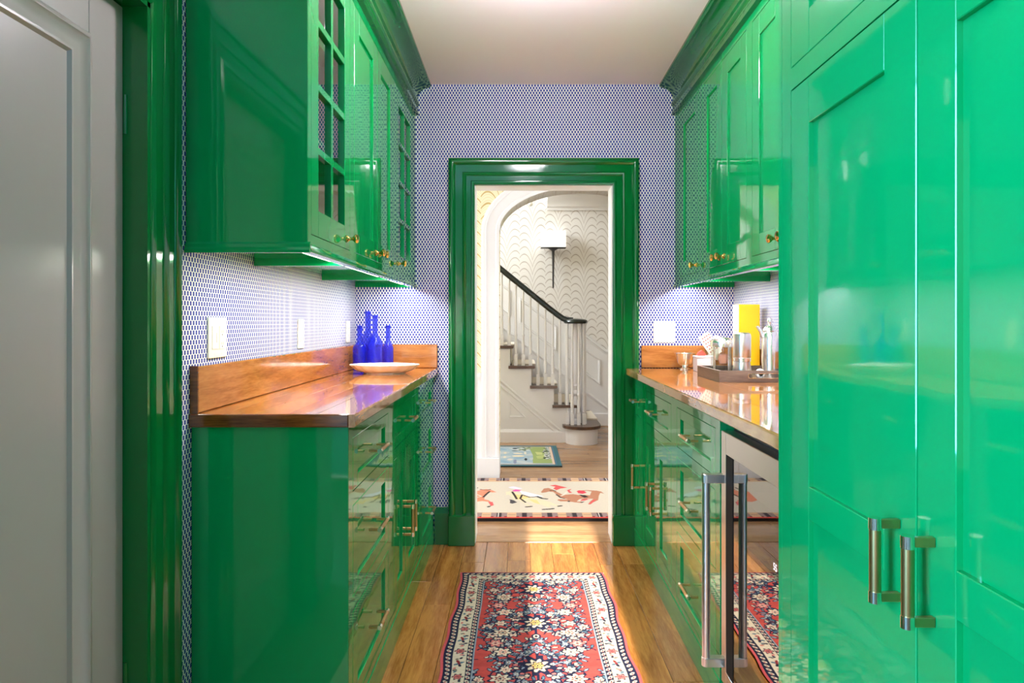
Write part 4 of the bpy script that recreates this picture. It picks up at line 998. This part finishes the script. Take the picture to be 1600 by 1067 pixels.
# small picture mat before the stairs
mx0, mx1, my0, my1 = -0.52, 0.342, 5.50, 6.40
cm = Canvas(mx0, mx1, my0, my1, 0.005)
def K2(pts): return [flo(770+a/13.333, 690+b/13.34) for a, b in pts]
cm.C[:] = lin((160, 178, 186))
ns = np.sin(cm.X*21+2*np.sin(cm.Y*9))*np.sin(cm.Y*17+cm.X*5); cm.C[ns > 0.45] = lin((184, 190, 188)); cm.C[ns < -0.6] = lin((138, 166, 184))
cm.poly(K2([(720, 110), (1290, 110), (1330, 480), (840, 480), (830, 300), (770, 180)]), (150, 166, 104))
cm.poly(K2([(880, 240), (1020, 250), (1040, 300), (920, 300)]), (190, 196, 130)); cm.poly(K2([(900, 330), (1080, 300), (1040, 380), (930, 380)]), (176, 186, 118))
cm.poly(K2([(1080, 130), (1270, 115), (1310, 390), (1110, 390), (1150, 270)]), (178, 186, 180))
for i in range(120):
    (x, y), = K2([(rng.uniform(1060, 1300), rng.uniform(115, 390))]); cm.ell(x, y, 0.012, 0.016, [(58, 62, 62), (206, 206, 200), (110, 124, 96)][i % 3])
for a, b, c, d, col in ((230, 245, 290, 280, (220, 206, 176)), (220, 330, 280, 370, (222, 208, 180)), (420, 260, 630, 285, (226, 212, 182)), (400, 310, 660, 345, (224, 208, 176)), (410, 155, 510, 182, (56, 66, 70)), (390, 210, 520, 225, (92, 100, 92)), (660, 370, 715, 425, (44, 52, 58)), (430, 400, 500, 490, (132, 138, 160)), (300, 380, 420, 420, (206, 198, 186)), (650, 240, 700, 290, (224, 214, 190))):
    (x0, y0), (x1, y1) = K2([(a, (b+d)/2), (c, (b+d)/2)]); (_, yb), (_, yt) = K2([(a, d), (a, b)])
    cm.ell((x0+x1)/2, (yb+yt)/2, (x1-x0)/2, (yt-yb)/2, col)
for i in range(40):
    (x, y), = K2([(rng.uniform(520, 800), rng.uniform(120, 210))]); cm.ell(x, y, 0.014, 0.02, [(86, 104, 84), (206, 210, 206), (150, 160, 120)][i % 3])
em = np.minimum(np.minimum(cm.X-mx0, mx1-cm.X), np.minimum(cm.Y-my0, my1-cm.Y))
cm.C[em < 0.075] = lin((214, 190, 166)); cm.C[em < 0.055] = lin((96, 80, 84)); cm.C[em < 0.046] = lin((84, 124, 146)); cm.C[em < 0.036] = lin((72, 110, 116))
mt = empty('picture_mat', ((mx0+mx1)/2, (my0+my1)/2, 0), 'small blue and green picture mat on the floor before the staircase', 'mat')
cm.build('pile', attr_mat('mat_needlework', 0.9, amp=0.12), mt, z=lambda X, Y: np.full_like(X, 0.012))
MB().box((mx0, my0, 0.0005), (mx1, my1, 0.0115)).build('backing', pmat('mat_edge', L4(40, 56, 58), 0.95), mt)

# ------------------------------------------------------------------ things on the counters
ZT = 0.9285
def bottle(x, y, r, h, neck_r, shoulder, label, long_neck=False):
    o = empty('glass_bottle', (x, y, ZT), label, 'bottle', 'cobalt blue glass bottles behind the platter')
    hb = h*shoulder
    out = [(0.0, 0.004), (r*0.85, 0.0005), (r*0.97, 0.004), (r, 0.010), (r, hb)]
    hn = hb+ (h-hb)*0.36
    for k in range(1, 7):
        t = k/6; s_ = t*t*(3-2*t); out.append((r+(neck_r-r)*s_, hb+(hn-hb)*t))
    out += [(neck_r*0.98, h-0.016)]
    tck = 0.0022
    prof = out+[(neck_r*0.98, h), (0.0, h)]
    MB().lathe(prof, (x, y, ZT), seg=28).build('body', BLUE, o)
    MB().lathe([(neck_r*0.97, h-0.014), (neck_r*1.10, h-0.013), (neck_r*1.12, h-0.004), (neck_r*1.06, h), (neck_r*0.97, h)], (x, y, ZT), seg=24).build('lip', BLUE, o)
bottle(-0.795, 3.395, 0.034, 0.222, 0.0125, 0.50, 'short blue glass bottle nearest the socket plate')
bottle(-0.778, 3.505, 0.034, 0.296, 0.0140, 0.50, 'tallest blue glass bottle standing behind the other three')
bottle(-0.718, 3.390, 0.039, 0.275, 0.0130, 0.48, 'wide blue glass bottle with a tall neck in the middle of the group')
bottle(-0.668, 3.465, 0.027, 0.224, 0.0115, 0.48, 'slim short blue glass bottle on the doorway side of the group')
pl = empty('platter', (-0.636, 3.215, ZT), 'white scalloped porcelain platter in front of the blue bottles', 'platter')
fl_ = lambda a: 1+0.022*math.cos(18*a)
MB().lathe([(0.0, 0.004), (0.088, 0.003), (0.090, 0.0), (0.097, 0.0), (0.099, 0.005), (0.120, 0.011), (0.140, 0.021), (0.153, 0.033), (0.162, 0.040), (0.162, 0.043), (0.150, 0.036), (0.136, 0.025), (0.115, 0.015), (0.0, 0.010)], (-0.636, 3.215, ZT), seg=108, sy=0.70, wob=fl_).build('dish', PORC, pl)
m = MB()
for k in range(18):
    a = 2*PI*k/18; x, y = -0.636+0.150*math.cos(a), 3.215+0.150*0.70*math.sin(a)
    m.lathe([(0.0, 0.0), (0.004, 0.0005), (0.0045, 0.0015), (0.0, 0.0025)], (x, y, ZT+0.0425), seg=6)
m.build('painted_blossoms', pmat('blue_pink_glaze', L4(170, 150, 190), 0.2), pl)

# tray
TX0, TX1, TY0, TY1, TH = 0.800, 1.108, 2.735, 3.075, 0.046
ty = empty('tray', ((TX0+TX1)/2, (TY0+TY1)/2, ZT), 'dark grey-brown wooden tray with a slot handle holding barware', 'tray')
t = 0.011
MB().box((TX0, TY0, ZT), (TX1, TY1, ZT+0.008)).build('base', DARKWOOD, ty)
sl0, sl1 = 0.915, 1.045
m = MB().box((TX0, TY0, ZT+0.008), (sl0, TY0+t, ZT+TH)).box((sl1, TY0, ZT+0.008), (TX1, TY0+t, ZT+TH)).box((sl0, TY0, ZT+0.008), (sl1, TY0+t, ZT+0.014)).box((sl0, TY0, ZT+0.035), (sl1, TY0+t, ZT+TH))
m.build('side', DARKWOOD, ty)
MB().box((TX0, TY1-t, ZT+0.008), (TX1, TY1, ZT+TH)).build('side', DARKWOOD, ty)
MB().box((TX0, TY0+t, ZT+0.008), (TX0+t, TY1-t, ZT+TH)).build('side', DARKWOOD, ty)
MB().box((TX1-t, TY0+t, ZT+0.008), (TX1, TY1-t, ZT+TH)).build('side', DARKWOOD, ty)
m = MB(); ry_ = 0.0105
m.sweep([(sl0+0.010, ZT+0.0145), (sl1-0.010, ZT+0.0145)]+[(sl1-0.010+ry_*math.sin(a), ZT+0.025-ry_*math.cos(a)) for a in np.linspace(0.2, PI-0.2, 7)]+[(sl1-0.010, ZT+0.0355), (sl0+0.010, ZT+0.0355)]+[(sl0+0.010-ry_*math.sin(a), ZT+0.025+ry_*math.cos(a)) for a in np.linspace(0.2, PI-0.2, 7)],
        [(0, 0.001), (0, -0.006), (0.002, -0.006), (0.002, 0.001)], lambda u, v, w: (u, TY0-w, v), closed=True)
m.build('slot_rim', SILVER, ty)
ZTR = ZT+0.0085
sh = empty('cocktail_shaker', (0.926, 2.845, ZTR), 'upright polished steel cocktail shaker with a rounded top, in the tray', 'shaker')
MB().lathe([(0.0, 0.001), (0.040, 0.0), (0.042, 0.004), (0.034, 0.060), (0.033, 0.068), (0.0, 0.068)], (0.926, 2.845, ZTR), seg=32).build('cup', STEEL, sh)
MB().lathe([(0.0345, 0.0685), (0.0365, 0.070), (0.0365, 0.084), (0.0345, 0.086)], (0.926, 2.845, ZTR), seg=32).build('collar', SILVER, sh)
MB().lathe([(0.0, 0.0865), (0.0355, 0.0865), (0.0365, 0.090), (0.0370, 0.172), (0.034, 0.184), (0.026, 0.189), (0.0, 0.190)], (0.926, 2.845, ZTR), seg=32).build('lid', STEEL, sh)
jr = empty('lidded_jar', (0.868, 2.935, ZTR), 'wide glass jar with a domed silver lid and bands, in the tray', 'jar')
MB().lathe([(0.0, 0.0), (0.044, 0.0), (0.045, 0.006), (0.045, 0.138), (0.0425, 0.138), (0.0425, 0.008), (0.0, 0.006)], (0.868, 2.935, ZTR), seg=32).build('glass', CLEAR, jr)
MB().lathe([(0.047, 0.126), (0.048, 0.142), (0.046, 0.154), (0.036, 0.164), (0.012, 0.168), (0.0, 0.168)], (0.868, 2.935, ZTR), seg=32).build('lid', SILVER, jr)
MB().lathe([(0.0455, 0.001), (0.047, 0.002), (0.047, 0.016), (0.0455, 0.017)], (0.868, 2.935, ZTR), seg=32).build('band', SILVER, jr)
for a in (-2.6, -1.2, 0.4, 2.0):
    MB().box((0.868+0.0458*math.cos(a)-0.003, 2.935+0.0458*math.sin(a)-0.003, ZTR+0.015), (0.868+0.0458*math.cos(a)+0.003, 2.935+0.0458*math.sin(a)+0.003, ZTR+0.13)).build('strap', SILVER, jr)
m = MB().lathe([(0.0, -0.026), (0.016, -0.020), (0.022, 0.0), (0.016, 0.020), (0.0, 0.026)], (0.872, 2.925, ZTR+0.075), seg=14, sx=1.0, sy=0.5).build('coral_stone', pmat('coral', L4(232, 150, 120), 0.5), jr)
px_, py_ = 1.058, 2.885
pt = empty('silver_pitcher', (px_, py_, ZTR), 'tall silver pitcher with a spout at the end of the tray', 'pitcher')
MB().lathe([(0.0, 0.0), (0.034, 0.0), (0.036, 0.005), (0.033, 0.02), (0.036, 0.08), (0.034, 0.16), (0.030, 0.185), (0.027, 0.192)], (px_, py_, ZTR), seg=28).build('body', SILVER, pt)
MB().lathe([(0.028, 0.1925), (0.030, 0.196), (0.024, 0.210), (0.012, 0.218), (0.008, 0.222), (0.010, 0.230), (0.012, 0.240), (0.008, 0.248), (0.0, 0.250)], (px_, py_, ZTR), seg=24).build('lid', SILVER, pt)
MB().tube([(px_-0.028, py_, ZTR+0.17), (px_-0.040, py_, ZTR+0.195), (px_-0.056, py_, ZTR+0.215)], [0.012, 0.008, 0.0055], 12).build('spout', SILVER, pt)
MB().lathe([(0.010, 0.0), (0.018, 0.004), (0.021, 0.013), (0.018, 0.022), (0.010, 0.026), (0.010, 0.0)], (0.985, 2.785, ZTR+0.0215), 'y', 24).build('napkin_ring', PORC, label='small white ring lying at the front of the tray', cat='ring')

# tall yellow box
yb = empty('gift_box', (1.052, 3.170, ZT), 'tall bright yellow box with an ivory side standing behind the tray', 'box')
MB().box((1.004, 3.125, ZT), (1.100, 3.215, ZT+0.322)).build('body', YELLOW, yb, bevel=0.003)
MB().box((1.0025, 3.128, ZT+0.002), (1.0038, 3.212, ZT+0.320)).build('side_label', IVORYC, yb)
for i in range(9):
    z = ZT+0.29-i*0.03
    MB().box((1.0018, 3.14, z), (1.0025, 3.20-0.01*(i % 3), z+0.006)).build('printed_line', INKB, yb)
# footed silver bowl
bw = empty('footed_bowl', (0.846, 3.495, ZT), 'small footed silver bowl beside the doorway end of the counter', 'bowl')
MB().lathe([(0.022, 0.018), (0.036, 0.030), (0.046, 0.055), (0.052, 0.078), (0.054, 0.082), (0.050, 0.082), (0.043, 0.056), (0.032, 0.034), (0.0, 0.028)], (0.846, 3.495, ZT), seg=32).build('cup', SILVER, bw)
MB().lathe([(0.0, 0.0), (0.028, 0.0), (0.028, 0.004), (0.016, 0.010), (0.014, 0.020), (0.0, 0.022)], (0.846, 3.495, ZT), seg=28).build('foot', SILVER, bw)
MB().lathe([(0.0, 0.0), (0.047, 0.0), (0.040, 0.008), (0.018, 0.012), (0.0, 0.011)], (0.846, 3.495, ZT+0.068), seg=20).build('contents', pmat('pale_sweets', L4(222, 214, 228), 0.6), bw)
# card box with a red packet, tumbler with napkins
cb = empty('card_box', (0.905, 3.350, ZT), 'low pale grey card box between the bowl and the jar', 'box')
MB().box((0.860, 3.310, ZT), (0.950, 3.390, ZT+0.066)).build('base', LAV, cb, bevel=0.002)
MB().box((0.858, 3.308, ZT+0.0665), (0.952, 3.392, ZT+0.076)).build('lid', LAV, cb, bevel=0.002)
MB().prism([(0.868, ZT+0.0765), (0.905, ZT+0.0765), (0.912, ZT+0.082), (0.892, ZT+0.103), (0.876, ZT+0.092)], 3.335, 3.365, 'y').build('red_packet', RED, label='small folded red packet lying on the grey card box', cat='packet')
tmx, tmy = 0.985, 3.500
tm = empty('tumbler', (tmx, tmy, ZT), 'clear glass tumbler holding folded paper napkins', 'glass')
MB().lathe([(0.0, 0.0), (0.032, 0.0), (0.036, 0.11), (0.0345, 0.11), (0.031, 0.006), (0.0, 0.005)], (tmx, tmy, ZT), seg=28).build('body', CLEAR, tm)
def napkin(cx, cy, cz, w, h, ang, m, label, prints):
    ca, sa = math.cos(ang), math.sin(ang)
    def P(u, v, y): return (cx+u*ca-v*sa, cy+y, cz+u*sa+v*ca)
    root = empty('paper_napkin', P(0, -h/2, 0), label, 'napkin', 'napkins in the tumbler')
    mm = MB(); q = [(-w/2, -h/2), (w/2, -h/2), (w/2, h/2), (-w/2, h/2)]
    mm.prism([(P(u, v, 0)[0], P(u, v, 0)[2]) for u, v in q], cy-0.003, cy+0.003, 'y').build('sheet', m, root)
    if prints:
        for r in range(6):
            for c in range(4):
                u = -w/2+0.012+c*(w-0.024)/3+(0.004 if r % 2 else 0); v = -h/2+0.03+r*(h-0.045)/5
                s = MB(); pp = [(u-0.004, v-0.002), (u+0.003, v-0.004), (u+0.005, v+0.002), (u-0.002, v+0.004)]
                s.prism([(P(a, b, 0)[0], P(a, b, 0)[2]) for a, b in pp], cy-0.0036, cy-0.0031, 'y').build('printed_mark', INK, root)
napkin(0.972, 3.488, ZT+0.125, 0.062, 0.125, 0.60, PAPERW, 'red-printed paper napkin leaning out of the tumbler', True)
napkin(1.010, 3.508, ZT+0.110, 0.055, 0.120, -0.35, PAPERW, 'plain white paper napkin behind the printed one in the tumbler', False)
